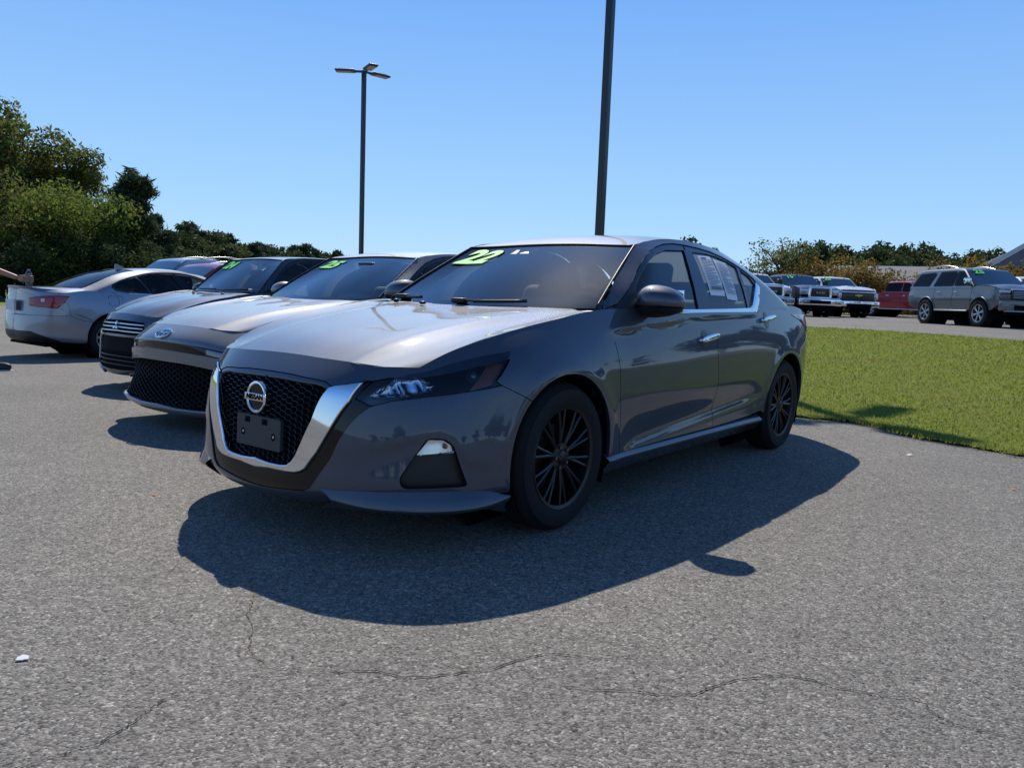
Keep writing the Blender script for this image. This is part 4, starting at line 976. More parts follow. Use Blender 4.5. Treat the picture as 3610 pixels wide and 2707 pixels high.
# the lawn between the two lots, with its ragged front edge
rng=np.random.default_rng(4)
front=[(-9.5,-6.9),(-6.0,-6.2),(-4.3,-4.5),(-3.6,-2),(-3.32,.0),(-3.22,.52),(-3.30,.95),(-2.95,1.42),(-2.71,1.96),(-2.60,2.31),(-2.30,3.4),(-1.9,5.2),(-1.3,8.5),(-.5,14),(.5,26)]
far=[(-10.5,26),(-11.5,12),(-12.6,5),(-13.7,1.35),(-14.7,-.55),(-15.3,-2.1),(-15.2,-4.0),(-13,-6.3)]
fe=curve([(a,b,0) for a,b in front],160)[:,:2]; fe+=rng.normal(0,.012,fe.shape)
lawn=list(map(tuple,fe))+far
mb=MB(); strip(mb,lawn,.022,.5); tag(mb.build('lawn',TURF),kind='structure')
def blades():
    L=np.array(lawn); n=420000; 
    # denser towards the camera's part of the lawn
    x=rng.uniform(-16,-.5,n); y=rng.uniform(-5,9,n); d=np.hypot(x-4.26,y-2.78); keep=rng.random(n)<np.clip((7.5/d)**1.6,.12,1); P=np.stack([x,y],1)[keep]; P=P[inside(L,P)]
    # ragged tufts along the edge
    e=fe[(fe[:,1]>-1)&(fe[:,1]<9)]; q=e[rng.integers(0,len(e),9000)]+rng.normal(0,.05,(9000,2)); P=np.concatenate([P,q]); n=len(P)
    a=rng.uniform(0,2*np.pi,n); d=np.hypot(P[:,0]-4.26,P[:,1]-2.78); hgt=rng.gamma(6,.0030,n)*(1+.015*d); w=rng.uniform(.004,.008,n)*(d/7); le=rng.uniform(0,.7,n)*hgt; b=rng.uniform(0,2*np.pi,n)
    base=np.column_stack([P,gz(P[:,0],P[:,1])+.02]); s=np.column_stack([np.cos(a)*w,np.sin(a)*w,0*w]); tip=base+np.column_stack([np.cos(b)*le,np.sin(b)*le,hgt])
    V=np.stack([base-s,base+s,tip],1).reshape(-1,3); me=bpy.data.meshes.new('grass'); me.vertices.add(len(V)); me.vertices.foreach_set('co',V.ravel()); me.loops.add(3*n); me.loops.foreach_set('vertex_index',np.arange(3*n)); me.polygons.add(n); me.polygons.foreach_set('loop_start',np.arange(n)*3); me.update(calc_edges=True)
    GB=leafmat('grass blade',[(.19,.225,.033),(.21,.26,.038),(.22,.275,.04),(.25,.28,.055),(.28,.26,.075),(.20,.25,.038)],.6)
    pn=nd(GB,'ShaderNodeTexNoise',Scale=1.1,Detail=6.0,Roughness=.7); pc=nd(GB,'ShaderNodeTexCoord'); lk(GB,pc.outputs['Object'],pn.inputs['Vector']); pr=ramp(GB,pn.outputs[0],[(.46,(0,0,0)),(.72,(.55,.55,.55))])
    src=[l for l in GB.node_tree.links if l.to_node.type=='BSDF_TRANSLUCENT'][0].from_socket; pm=nd(GB,'ShaderNodeMix',data_type='RGBA'); pm.inputs[7].default_value=(.29,.26,.085,1); lk(GB,pr,pm.inputs[0]); lk(GB,src,pm.inputs[6])
    for n_ in GB.node_tree.nodes:
        if n_.type=='BSDF_TRANSLUCENT': lk(GB,pm.outputs[2],n_.inputs[0])
        if n_.type=='BSDF_PRINCIPLED': lk(GB,pm.outputs[2],n_.inputs['Base Color'])
    me.materials.append(GB); tag(put('grass',me),'short green lawn grass with dry straw patches on the rising bank','grass',kind='stuff')
blades()
# cracks in the asphalt
def crack(pts, w, seed, c='crack dark', col=(.03,.028,.026)):
    r=np.random.default_rng(seed); P=curve([(a,b,0) for a,b in pts],70)[:,:2]; P+=np.cumsum(r.normal(0,.0035,P.shape),0)*.8+r.normal(0,.0012,P.shape); T=np.gradient(P,axis=0); Nn=np.stack([-T[:,1],T[:,0]],1)/np.linalg.norm(T,axis=1,keepdims=True)
    ww=(w*.5*r.uniform(.1,1.0,len(P))*np.sin(np.linspace(.15,3.0,len(P)))**.4)[:,None]; mb=MB(); G=np.stack([P-Nn*ww,P+Nn*ww],1); grid(mb,np.concatenate([G,(gz(G[...,0],G[...,1])+.004)[...,None]],2),flip=True)
    tag(mb.build('asphalt_crack',mat(c,col,.95,spec=.1)),kind='structure')
crack([(2.73,.49),(2.80,.60),(2.87,.69),(2.94,.82),(3.03,.95),(3.05,1.04)],.007,1,'sandy crack',(.15,.125,.09))
for pts,w,sd_ in (([(3.05,1.04),(3.0,1.12),(2.92,1.22),(2.85,1.29),(2.83,1.36),(2.75,1.42),(2.65,1.5),(2.54,1.53),(2.43,1.6),(2.37,1.69),(2.26,1.85)],.006,2),
    ([(2.58,1.71),(2.54,1.8),(2.49,1.85),(2.41,1.97),(2.32,2.01),(2.19,2.09),(2.1,2.19),(2.09,2.29),(2.01,2.43)],.007,3),([(2.01,2.43),(2.1,2.55),(2.06,2.7)],.004,4),([(3.75,1.05),(3.63,1.06),(3.48,1.1),(3.38,1.06),(3.29,1.04)],.005,5)): crack(pts,w,sd_)
# fallen leaves and scraps
def leaf(x,y,s,rz,m,label,grp=None,z=None):
    mb=MB(); pr=[(-.5,0),(-.25,.26),(0,.2),(.12,.42),(.28,.16),(.6,0),(.28,-.16),(.1,-.38),(0,-.18),(-.25,-.24)]
    V=[(a*s,b*s,.004+.10*s*(a*a+.6*abs(b))) for a,b in pr]+[(0,0,.008)]; mb.add(V,[(i,(i+1)%10,10) for i in range(10)])
    o=mb.build('fallen_leaf',m,None,loc=(x,y,float(gz(x,y)) if z is None else z),rot=(.15,.1,rz)); return tag(o,label,'leaf',grp)
BRN=mat('dry leaf',(.20,.08,.03),.7); ORG=mat('orange leaf',(.38,.11,.03),.7); PALE=mat('pale leaf',(.48,.42,.33),.7)
leaf(-1.22,2.37,.04,.4,ORG,'orange dry leaf lying alone on the asphalt right of the dark grey sedan'); leaf(2.37,-.87,.03,1.2,ORG,'small orange leaf on the sunlit asphalt left of the V grille sedan shadow')
leaf(-1.96,1.66,.07,.2,PALE,'pale curled leaf on asphalt just in front of the lawn edge'); leaf(-.35,.17,.05,.9,PALE,'pale scrap of leaf under the rear of the dark grey sedan')
r_=random.Random(8)
for i in range(46):
    k=r_.uniform(0,1); j=int(np.interp(k,[0,1],[78,128])); x,y=fe[min(j,len(fe)-1)]; leaf(x+r_.gauss(.03,.09),y+r_.gauss(0,.05),r_.uniform(.03,.06),r_.uniform(0,6),r_.choice([BRN,BRN,ORG,PALE]),'small dry leaf caught along the front edge of the lawn','dry leaves along the lawn edge',z=float(gz(x,y))+.025)
mb=MB(); P=[(.016*math.cos(t)*r_.uniform(.5,1.1),.024*math.sin(t)*r_.uniform(.4,1.1)) for t in np.linspace(0,2*math.pi,12,endpoint=False)]; prism(mb,P,0,.003); tag(mb.build('bird_dropping',mat('chalky white',(.6,.6,.58),.8),None,loc=(3.46,.52,.003)),'white splash on the asphalt at far left of the foreground','dropping')

# ------------------------------------------------------------------ trees
BARK=mat('bark',(.055,.042,.032),.9)
def bark():
    m=BARK; b=m.node_tree.nodes['Principled BSDF']; n=nd(m,'ShaderNodeTexNoise',Scale=9.0,Detail=6.0); tc=nd(m,'ShaderNodeTexCoord'); lk(m,tc.outputs['Object'],n.inputs['Vector']); lk(m,ramp(m,n.outputs[0],[(.3,(.03,.024,.019)),(.7,(.10,.08,.06))]),b.inputs['Base Color'])
bark()
def tree_meshes(seed, h, R, kind='oak', leaf=.28, n=7000, lm=None, base=.25, squash=1.0):
    """a trunk-and-limb mesh and a crown mesh of leaf clumps"""
    r=np.random.default_rng(seed); mb=MB(); lean=r.normal(0,.02*h,2)
    tk=[(0,0,-.3),(lean[0]*.2,lean[1]*.2,h*.25),(lean[0]*.6,lean[1]*.6,h*.55),(lean[0],lean[1],h*.93)]; rt=h*.022
    tube(mb,curve(tk,10),np.linspace(rt*1.25,rt*.25,10),8); T=curve(tk,60); cl=[]
    if kind=='pine':
        nb=int(26*max(1,h/11))
        for i in range(nb):
            t=base+(1-base)*(i+.5)/nb; p=T[int(t*59)]; a=i*2.4+r.normal(0,.5); L=R*(1-.75*((t-base)/(1-base))**1.3)*r.uniform(.55,1.1); e=p+[math.cos(a)*L,math.sin(a)*L,L*r.uniform(.05,.35)]
            tube(mb,[p,(p+e)/2-[0,0,.02*L],e],[rt*.28,rt*.18,.02],5); 
            for f in (.45,.75,1.0): cl.append((p+(e-p)*f,np.array([1,1,.55])*R*.26*r.uniform(.7,1.2)))
        cl.append((T[-1],np.array([.3,.3,.4])*R*.5))
    else:
        nb=int(13+R*2)
        for i in range(nb):
            t=base+.65*(1-base)*i/nb; p=T[int(t*59)]; a=i*2.4+r.normal(0,.4); up=r.uniform(.1,1.0); L=R*r.uniform(.55,1.0)*(1.0 if t<.7 else .75)
            e=p+np.array([math.cos(a)*L,math.sin(a)*L,(h-p[2])*up*.75*squash]); e[2]=min(e[2],h*.95); mid=(p+e)/2+[0,0,.06*h]
            tube(mb,curve([p,mid,e],6),np.linspace(rt*.45,.03,6),6); cl.append((e,np.array([1,1,.8])*R*r.uniform(.26,.46))); cl.append((mid,np.array([1,1,.8])*R*r.uniform(.2,.36)))
        cl.append((T[-1]-[0,0,h*.04],np.array([1,1,.8])*R*.36))
    c=np.array([q[0] for q in cl]); s=np.array([q[1] for q in cl]); vol=s.prod(1)**(2/3.); k=r.choice(len(cl),n,p=vol/vol.sum())
    d=r.normal(0,1,(n,3)); d/=np.linalg.norm(d,axis=1,keepdims=True); rad=r.uniform(.35,1.12,n)**.6; P=c[k]+d*s[k]*rad[:,None]*(1+.25*r.normal(0,1,n)[:,None]*.5)
    P[:,2]=np.maximum(P[:,2],.15+.25*r.random(n))
    nn=d*.6+r.normal(0,.7,(n,3))+[0,0,.35]; nn/=np.linalg.norm(nn,axis=1,keepdims=True); u=np.cross(nn,r.normal(0,1,(n,3))); u/=np.linalg.norm(u,axis=1,keepdims=True); v=np.cross(nn,u); z=leaf*r.uniform(.5,1.25,n)[:,None]
    asp=.22 if kind=='pine' else .55
    V=np.stack([P-u*z*.6,P+v*z*asp*.5-u*z*.05,P+u*z*.6,P-v*z*asp*.5+u*z*.08],1).reshape(-1,3); me=bpy.data.meshes.new('crown'); me.vertices.add(len(V)); me.vertices.foreach_set('co',V.ravel()); me.loops.add(4*n); me.loops.foreach_set('vertex_index',np.arange(4*n)); me.polygons.add(n); me.polygons.foreach_set('loop_start',np.arange(n)*4); me.update(calc_edges=True); me.materials.append(lm)
    return mb.build('trunk',BARK,link=False),me
LM_OAK=leafmat('oak leaves',[(.070,.115,.024),(.10,.15,.032),(.12,.155,.034),(.16,.15,.044),(.16,.11,.036)],.52)
LM_DARK=leafmat('dark leaves',[(.032,.052,.020),(.045,.070,.024),(.060,.085,.028),(.08,.085,.03)],.36)
LM_LIME=leafmat('lime leaves',[(.10,.15,.028),(.14,.19,.034),(.17,.205,.04),(.12,.165,.034)],.55)
LM_PINE=leafmat('pine needles',[(.026,.048,.022),(.040,.064,.027),(.055,.080,.032),(.07,.075,.03)],.28)
LM_ORANGE=leafmat('autumn leaves',[(.22,.14,.032),(.26,.165,.04),(.17,.155,.036),(.28,.15,.045),(.12,.125,.034)],.5)
LM_SAGE=leafmat('sage leaves',[(.08,.11,.03),(.11,.135,.042),(.14,.155,.055),(.13,.105,.036)],.48)
def plant(name, meshes, x, y, label, cat, rz=0, sc=1.0, group=None, z=None, sz=None):
    t=thing(name,label,cat,(x,y,float(gz(x,y)) if z is None else z),rz,group); t.scale=(sc,sc,sz or sc); put('trunk',meshes[0],t); put('crown',meshes[1],t); return t
# the tall group at the left edge
M1=tree_meshes(11,14.4,4.6,'oak',.34,24000,LM_OAK,.16); M2=tree_meshes(12,13.6,3.0,'oak',.30,12000,LM_OAK,.2); M3=tree_meshes(13,8.2,4.0,'oak',.26,15000,LM_LIME,.12,.9); M4=tree_meshes(14,10.2,3.9,'pine',.62,24000,LM_PINE,.06); M5=tree_meshes(15,4.4,3.2,'oak',.24,9000,LM_DARK,.05)
M7=tree_meshes(17,13.2,4.2,'oak',.30,14000,LM_OAK,.12); M8=tree_meshes(18,8.8,4.0,'oak',.27,14000,LM_OAK,.08,.9)
M6=tree_meshes(16,15.5,5.0,'oak',.32,14000,LM_DARK,.15)
plant('oak_tree',M1,-20.3,-69.2,'tallest leafy tree of the clump, at the left picture edge, browning leaves','tree',0,1.12)
plant('oak_tree',M6,-14.5,-70.5,'dark tall tree half cut off by the left picture edge','tree')
plant('oak_tree',M7,-22.8,-70.3,'broad tree just right of the tallest one in the left clump','tree',2.2)
plant('oak_tree',M2,-26.0,-70.0,'slender tall tree at the right of the tallest ones, sky showing through its top','tree')
plant('shade_tree',M3,-20.8,-57.2,'rounded yellow green tree in front of the tall left clump','tree',.6,1.02)
plant('shade_tree',M8,-17.2,-58.2,'darker rounded tree left of the yellow green one','tree',1.6,1.0)
plant('pine_tree',M4,-26.2,-58.7,'dark bushy pine at the right end of the left clump','tree',0,1.0)
for i,(x,y,s) in enumerate([(-12.5,-53,.85),(-16.5,-54.5,.9),(-22.5,-54.5,1.05),(-8.5,-51,.7),(-29.3,-60.5,.95),(-18.5,-62,1.25),(-25.5,-63,1.2),(-32.5,-66,1.1)]):
    plant('undergrowth_bush',M5,x,y,['dark bush low at the left picture edge, left of the silver sedan','dark bush behind the bottle in the outstretched hand','dark bush above the boot of the silver sedan','lowest dark bush at the very left edge of the trees','dark bush below the pine, left of the silver SUV roof','dark shade bush between the two rounded trees at left','dark bush deep behind the yellow green tree','dark bush joining the pine to the far treeline'][i],'bush',i*1.3,s,'dark bushes under the left trees')
# far line of pines from the clump to behind the roofs
rr=random.Random(5); PV=[tree_meshes(30+i,11.0,2.9,'pine',.95,3000,LM_PINE,.14) for i in range(4)]+[tree_meshes(40+i,10.0,3.8,'oak',.75,3600,LM_DARK,.08) for i in range(3)]
def along(a,b,n,hs,jit,label,group,pool=None,name='pine_tree',gap=()):
    for i in range(n):
        t=(i+rr.uniform(-.35,.35))/max(1,n-1)
        if any(g0<t<g1 for g0,g1 in gap): continue
        x=a[0]+(b[0]-a[0])*t+rr.gauss(0,jit); y=a[1]+(b[1]-a[1])*t+rr.gauss(0,jit); h=np.interp(t,[0,1],hs)*rr.uniform(.80,1.12); k=rr.choice(pool if pool else range(7)); base_=11.0 if k<4 else 10.0
        plant(name,PV[k],x,y,label,'tree',rr.uniform(0,6),h/base_*rr.uniform(.9,1.15),group,sz=h/base_)
along((-36,-82),(-52,-92),13,(9.2,8.8),1.6,'dark tree of the treeline beyond the two silver and grey sedan roofs at left','treeline right of the left clump')
along((-53,-94),(-80,-118),17,(8.6,9.6),2.0,'distant dark tree of the treeline beyond the two silver and grey sedan roofs at left','treeline right of the left clump')
along((-82,-120),(-128,-156),22,(9.6,10.5),3.0,'far dark tree of the treeline thinning out towards the pole','treeline right of the left clump')
along((-132,-150),(-190,-150),14,(9.5,10.8),3.0,'far tree top peeping over the sedan roofs either side of the distant lamp post','tree tops above the roofs',gap=((.16,.2),(.33,.40),(.62,.70),(.80,.88)))
# right of the near sedan: dark trees, the hill wood, the autumn shrubs
along((-128,-66),(-118,-48),9,(13.5,9.5),2.0,'dark tree showing above the sloping rear roof of the near sedan','dark trees behind the near sedan')
along((-150,-50),(-142,-38),8,(9.0,11),2.0,'dark tree of the wood behind the pale leafy tree','wood on the rise behind the trucks')
along((-143,-41),(-166,-19),30,(12.0,11.5),3.0,'rounded dark tree of the wood on the rise behind the trucks','wood on the rise behind the trucks',pool=(4,5,6),name='wood_tree')
along((-120,-27),(-128,-17),7,(8.2,7.0),2.0,'lighter green tree in front of the dark wood on the rise','wood on the rise behind the trucks',pool=(4,5,6),name='wood_tree')
C1=tree_meshes(51,6.0,2.6,'oak',.26,2600,LM_SAGE,.18,1.0); C2=tree_meshes(52,3.7,2.6,'oak',.24,9000,LM_ORANGE,.04,.6); C3=tree_meshes(53,3.8,2.7,'oak',.24,9000,LM_ORANGE,.04,.6); C4=tree_meshes(54,4.0,2.2,'oak',.24,4000,LM_SAGE,.1,.8)
plant('crepe_myrtle',C1,-47.5,-15.2,'airy pale green tree taller than the autumn shrubs behind the trucks','tree',.3,.80)
plant('crepe_myrtle',C4,-47.8,-18.2,'low green tree just left of the airy pale one','tree',.3,.78)
for i,(x,y,s,m,l) in enumerate([(-47.5,-13.4,0.92,C2,'orange autumn shrub behind the white pickup on the left'),(-48,-11.6,0.90,C3,'orange autumn shrub between the grey and the scooped white pickup'),(-47.5,-9.9,0.86,C2,'golden autumn shrub behind the scooped white pickup'),(-52,-6.6,0.90,C3,'autumn shrub behind the red pickup'),(-52.5,-4.7,0.95,C2,'golden autumn shrub behind the lifted SUV roof'),(-52,-1.6,0.92,C3,'rusty autumn shrub under the gable at the right edge'),(-52,.6,0.95,C2,'rusty autumn shrub cut by the right picture edge')]):
    plant('crepe_myrtle',m,x,y,l,'shrub',i*1.7,s)
# trees and hedges off to the right that the car's flank mirrors
for i,(x,y) in enumerate([(-62,22),(-66,30),(-60,39),(-64,48),(-55,57),(-50,66),(-42,74),(-34,80),(-20,86),(-8,90),(-70,15),(8,92)]): plant('field_tree',PV[4+i%3],x,y,'broad dark tree across the road, out to the right of the lawn','tree',i,1.0,'trees to the right beyond the road')

# ------------------------------------------------------------------ lamp posts
POLE=mat('bronze pole paint',(.018,.017,.018),.4,coat=.2)
def lamp_post(x,y,h,w,heads,label,z):
    t=thing('lamp_post',label,'lamp post',(x,y,z)); mb=MB(); rbox(mb,(0,0,h/2),(w,w,h),.015); mb.build('pole',POLE,t); mb=MB(); lathe(mb,[(.001,.75),(.26,.75),(.28,.73),(.28,-.2)],24,axis='z'); mb.build('concrete_base',mat('concrete',(.32,.31,.29),.85),t,sharp=40)
    for az in heads:
        e=node('lamp_head',t,(0,0,h),(0,0,az)); e.scale=(w/.14,)*3; mb=MB(); box(mb,(.16+w/2,0,-.05),(.34,.07,.07)); mb.build('arm',POLE,e)
        mb=MB(); rbox(mb,(.68,0,-.04),(.72,.34,.075),.03); [box(mb,(.55+.05*i,0,.006),(.012,.26,.03)) for i in range(8)]; mb.build('housing',POLE,e)
        mb=MB(); box(mb,(.72,0,-.081),(.5,.26,.006)); mb.build('lens',mat('lamp lens',(.30,.30,.28),.3),e)
    return t
lamp_post(-11.45,-15.25,7.2,.112,(math.radians(-52),math.radians(68),math.radians(170)),'distant dark lamp post with three flat heads, left of centre',.25)
lamp_post(-10.2,-6.2,10.5,.155,(math.radians(-52),math.radians(68),math.radians(170)),'tall dark lamp post rising out of frame behind the near sedan roof',float(gz(-10.2,-6.2)))
# ------------------------------------------------------------------ building with grey roofs
SHG=mat('shingle roof',(.105,.108,.115),.85); BRK=mat('brick wall',(.22,.12,.09),.85); TRM=mat('white trim',(.62,.62,.60),.6)
def shingles():
    b=SHG.node_tree.nodes['Principled BSDF']; tc=nd(SHG,'ShaderNodeTexCoord'); n=nd(SHG,'ShaderNodeTexBrick',Scale=2.2); lk(SHG,tc.outputs['Object'],n.inputs['Vector']); n.inputs['Color1'].default_value=(.16,.163,.17,1); n.inputs['Color2'].default_value=(.20,.202,.207,1); n.inputs['Mortar'].default_value=(.11,.11,.115,1); lk(SHG,n.outputs[0],b.inputs['Base Color'])
shingles()
B=thing('building','brick building with grey shingle roofs and a front gable behind the shrubs','building',(-66,-4,1.0),math.radians(10))
def gable_roof(x0,x1,y0,y1,ze,zr,axis='y',mb=None):
    if axis=='y': V=[(x0,y0,ze),(x1,y0,ze),(x1,y1,ze),(x0,y1,ze),((x0+x1)/2,y0,zr),((x0+x1)/2,y1,zr)]; F=[(0,4,5,3),(1,2,5,4),(0,1,4),(2,3,5),(0,3,2,1)]
    else: V=[(x0,y0,ze),(x1,y0,ze),(x1,y1,ze),(x0,y1,ze),(x0,(y0+y1)/2,zr),(x1,(y0+y1)/2,zr)]; F=[(0,1,5,4),(3,4,5,2),(0,4,3),(1,2,5),(0,3,2,1)]
    mb.add(V,F,smooth=False)
mb=MB(); box(mb,(0,11,1.5),(12,28,3)); box(mb,(-2,-9,1.2),(9,11,2.4)); box(mb,(7.2,.2,1.7),(3.2,3.6,3.4)); mb.build('wall',BRK,B)
mb=MB(); x0,x1,y0,y1,ze,zr=-7,7,-3.4,26,3.1,7.0; mb.add([(x0,y0,ze),(x1,y0,ze),(x1,y1,ze),(x0,y1,ze),(0,y0+6.5,zr),(0,y1-6.5,zr)],[(0,1,4),(1,2,5,4),(2,3,5),(3,0,4,5),(0,3,2,1)],smooth=False); mb.build('main_roof',SHG,B)
mb=MB(); gable_roof(-7.5,3.2,-15,-3.0,2.4,3.9,'y',mb); mb.build('low_roof',SHG,B)
mb=MB(); gable_roof(1,9.4,-2.3,2.7,3.3,5.05,'x',mb); mb.build('gable_roof',SHG,B)
mb=MB()
for s_ in (1,-1):
    a=np.array([9.45,.2,5.07]); b=np.array([9.45,.2+s_*2.6,3.24]); d=unit(b-a); n_=np.cross(d,[1,0,0]); L=np.linalg.norm(b-a); box(mb,(a+b)/2,(.08,L,.30),R=np.stack([[1,0,0],d,np.cross([1,0,0],d)],1))
mb.build('gable_trim',TRM,B)
mb=MB(); mb.add([(9.0,-2.2,3.3),(9.0,2.6,3.3),(9.0,.2,4.98)],[(0,1,2)],smooth=False); mb.build('gable_wall',BRK,B)
for y in (5.5,8.5,11.5): 
    mb=MB(); box(mb,(6.03,y,1.6),(.06,1.3,1.5)); w_=mb.build('window',TRM,B); mb=MB(); box(mb,(6.065,y,1.6),(.03,1.1,1.3)); mb.build('pane',DARKGL,w_)
# white boundary wall and dark fence behind the far trucks
tag((lambda mb:(box(mb,(-56,-12,1.75),(.15,14,1.0)),mb.build('boundary_fence',mat('dark timber',(.05,.045,.04),.8)))[1])(MB()),'low dark fence behind the autumn shrubs and the red pickup','fence')
# ------------------------------------------------------------------ pickups and SUV
def boxy(name, label, cat, loc, rz, PNT, sp, group=None):
    """pickup or SUV: x forward, y left, z up from the ground"""
    T=thing(name,label,cat,loc,rz,group); W=sp.get('W',1.0); zb=sp['belt']; zr=sp['roof']; xf=sp['xf']; xr=sp['xr']; fx,rx=sp['wx']; R=sp['R']; ra=R+.10; z0=sp['z0']; hood=sp['hood']; wsb=sp['wsb']; suv=sp.get('suv')
    body_z=lambda x: 0
    # flank profile with wheel arches
    top=[(xf-.05,hood-.10),(xf-.35,hood-.01),(wsb+.1,hood+.03)] if not suv else [(xf-.06,hood-.12),(xf-.30,hood-.02),(wsb+.1,hood+.03)]
    pr=[(xr+.06,z0+.12)]+[(xr,z0+.35),(xr+.03,sp['tail'])]+([(sp['cab_r'],sp['tail'])] if not suv else [(xr+.08,zb)])+[(sp['cab_r']+.02 if not suv else xr+.3,zb),(wsb,zb)]+top[::-1]+[(xf,hood-.35),(xf,z0+.42),(xf-.12,z0+.2)]
    A=lambda cx,r: [(cx+r*math.cos(a),max(R-.02+r*math.sin(a),z0)) for a in np.linspace(-.25,math.pi+.25,16)]
    pr+= [(fx+ra+.02,z0)]+A(fx,ra)+[(fx-ra-.02,z0)]+[(rx+ra+.02,z0)]+A(rx,ra)+[(rx-ra-.02,z0)]
    mb=MB(); yy=lambda a,b,h:(a,h*(1-.05*sstep(hood-.5,hood+.05,b)-.03*sstep(z0+.4,z0,b)-.10*sstep(xf-.5,xf+.02,a)**2-.04*sstep(xr+.4,xr,a)),b)
    n=len(pr); P=np.array(pr); 
    for sgn in (1,-1):
        V,Tt,idx,_=region(P,[],.16); m3=MB(); V3=np.array([yy(a,b,W*sgn) for a,b in V]); mb.add(V3,[t[::-1] if sgn>0 else t for t in Tt.tolist()])
        ix=idx[0]; o=V3[ix]; i2=o*[1,.93,1]; k=len(o); F=[(i,(i+1)%k,k+(i+1)%k,k+i) for i in range(k)]; mb.add(np.concatenate([o,i2]),F if sgn<0 else [f[::-1] for f in F],smooth=False)
    # top skin: hood and bed/shoulder
    hx=[xf-.01,xf-.05,xf-.35,(xf+wsb)/2,wsb+.1,wsb-.35]; hz=[hood-.35,hood-.10,hood-.0,hood+.02,hood+.035,zb+.02]; G=np.zeros((6,9,3)); 
    for i in range(6):
        for j in range(9):
            t=(j-4)/4; G[i,j]=(hx[i]-(.10*t*t if i<3 else 0),t*W*(.90 if i<3 else .95),hz[i]+.05*(1-t**4)*(1 if i>1 else .5)+(sp.get('dome',.03)*math.exp(-((abs(t)-.35)/.22)**2) if 1<i<5 else 0))
    grid(mb,G)
    box(mb,((xf+xr)/2,0,z0+.20),(xf-xr-.3,W*1.75,.3)); 
    if suv: box(mb,((wsb+xr)/2,0,zb-.1),(wsb-xr-.1,W*1.86,.2))
    else: box(mb,((sp['cab_r']+xr)/2,0,z0+.55),(sp['cab_r']-xr-.1,W*1.86,.1)); box(mb,(xr+.05,0,(sp['tail']+z0)/2+.1),(.08,W*1.84,sp['tail']-z0-.3)); box(mb,(sp['cab_r']+.05,0,(zb+z0)/2),(.08,W*1.84,zb-z0))
    mb.build('body',PNT,T,sharp=35)
    # cab: tapered prism with window openings drawn as proud panes
    wt=sp['wst']; cr=sp['cab_r']; crt=sp['cab_rt']; k=.20
    tap=lambda a,b,h:(a,h*(W*.955-k*(b-zb)*(1+.6*(b-zb)))/W*W,b)
    cab=[(wsb,zb-.03),(wt,zr-.09),(wt-.10,zr-.035),(wt-.45,zr),(crt+.4,zr-.005),(crt+.08,zr-.05),(cr,zb-.03)]
    mb=MB(); Pc=np.array(curve([(a,b,0) for a,b in cab],2)[:0].tolist() or cab); nC=len(cab); rows=[]
    for a,b in cab:
        y=tap(a,b,1)[1]; rr_=.10 if b>zb else 0; rows.append([(a,-y,b-rr_*.6),(a,-y+rr_*.35,b-rr_*.15),(a,-y*.6,b+.0),(a,0,b+.02),(a,y*.6,b),(a,y-rr_*.35,b-rr_*.15),(a,y,b-rr_*.6)])
    G=np.array(rows); grid(mb,G)
    for sgn,c_ in ((1,6),(-1,0)):
        V=G[:,c_]; mb.add(V,[tuple(range(nC)) if sgn<0 else tuple(range(nC))[::-1]],smooth=False)
    mb.build('cab',PNT,T,sharp=38)
    def pane(nm,poly,mt=None,off=.006):
        out=[]
        for sgn in (1,-1):
            mb=MB(); f=lambda a,b,h:(tap(a,b,1)[0],sgn*(tap(a,b-.0,1)[1]+h+.0),b); mb_p=fillet(np.array(poly),.05); V=[f(a,b,off) for a,b in mb_p]; m=len(V); A2=sum(mb_p[i][0]*mb_p[(i+1)%m][1]-mb_p[(i+1)%m][0]*mb_p[i][1] for i in range(m)); F=tuple(range(m)); mb.add(V,[F if (A2<0)==(sgn>0) else F[::-1]],smooth=False); out.append(mb.build(nm,mt or TRGL,T))
        return out
    for poly in sp['win']: pane('side_window',poly)
    # windscreen and rear glass
    def quad(nm,a,b,mt,sy=.93,off=.012):
        mb=MB(); y0=tap(*a,1)[1]*sy; y1=tap(*b,1)[1]*sy-.02; d=unit(np.array([b[0]-a[0],0,b[1]-a[1]])); n_=np.array([d[2],0,-d[0]]); n_=n_*np.sign(n_[0]*(1 if a[0]>0 else -1)); G=np.zeros((4,7,3))
        for i in range(4):
            for j in range(7):
                t=i/3; s_=(j-3)/3; G[i,j]=np.array([a[0]+(b[0]-a[0])*t,s_*(y0+(y1-y0)*t),a[1]+(b[1]-a[1])*t])+n_*(off+.03*(1-s_*s_))
        grid(mb,G,flip=(a[0]<0)); return mb.build(nm,mt,T),G
    ws,G=quad('windshield',(wsb-.03,zb+.03),(wt+.02,zr-.12),TRGL)
    quad('rear_window',(cr+.01,zb+.1),(crt+.02,zr-.14),DARKGL)
    if sp.get('year'):
        o=np.array(G[3,5])*.25+np.array(G[2,5])*.75; o=np.array(G[2,1])*.45+np.array(G[3,1])*.55 if sp.get('flip',1) else o; o[1]*=.86; d=unit(G[3,3]-G[0,3]); n_=unit(np.cross([0,1,0],d)); n_=n_*np.sign(n_[0])
        for nm,bold,mt,off in (('year_sticker',.012,GREEN,.036),):
            V,F=text_mesh(sp['year'],.31,bold,.001,0,1.05,1.12); mb=MB(); mb.add(o+V[:,:1]*np.array([0,1,0])+V[:,1:2]*d+n_*(off+V[:,2:3]),F,smooth=False); mb.build(nm,mt,ws)
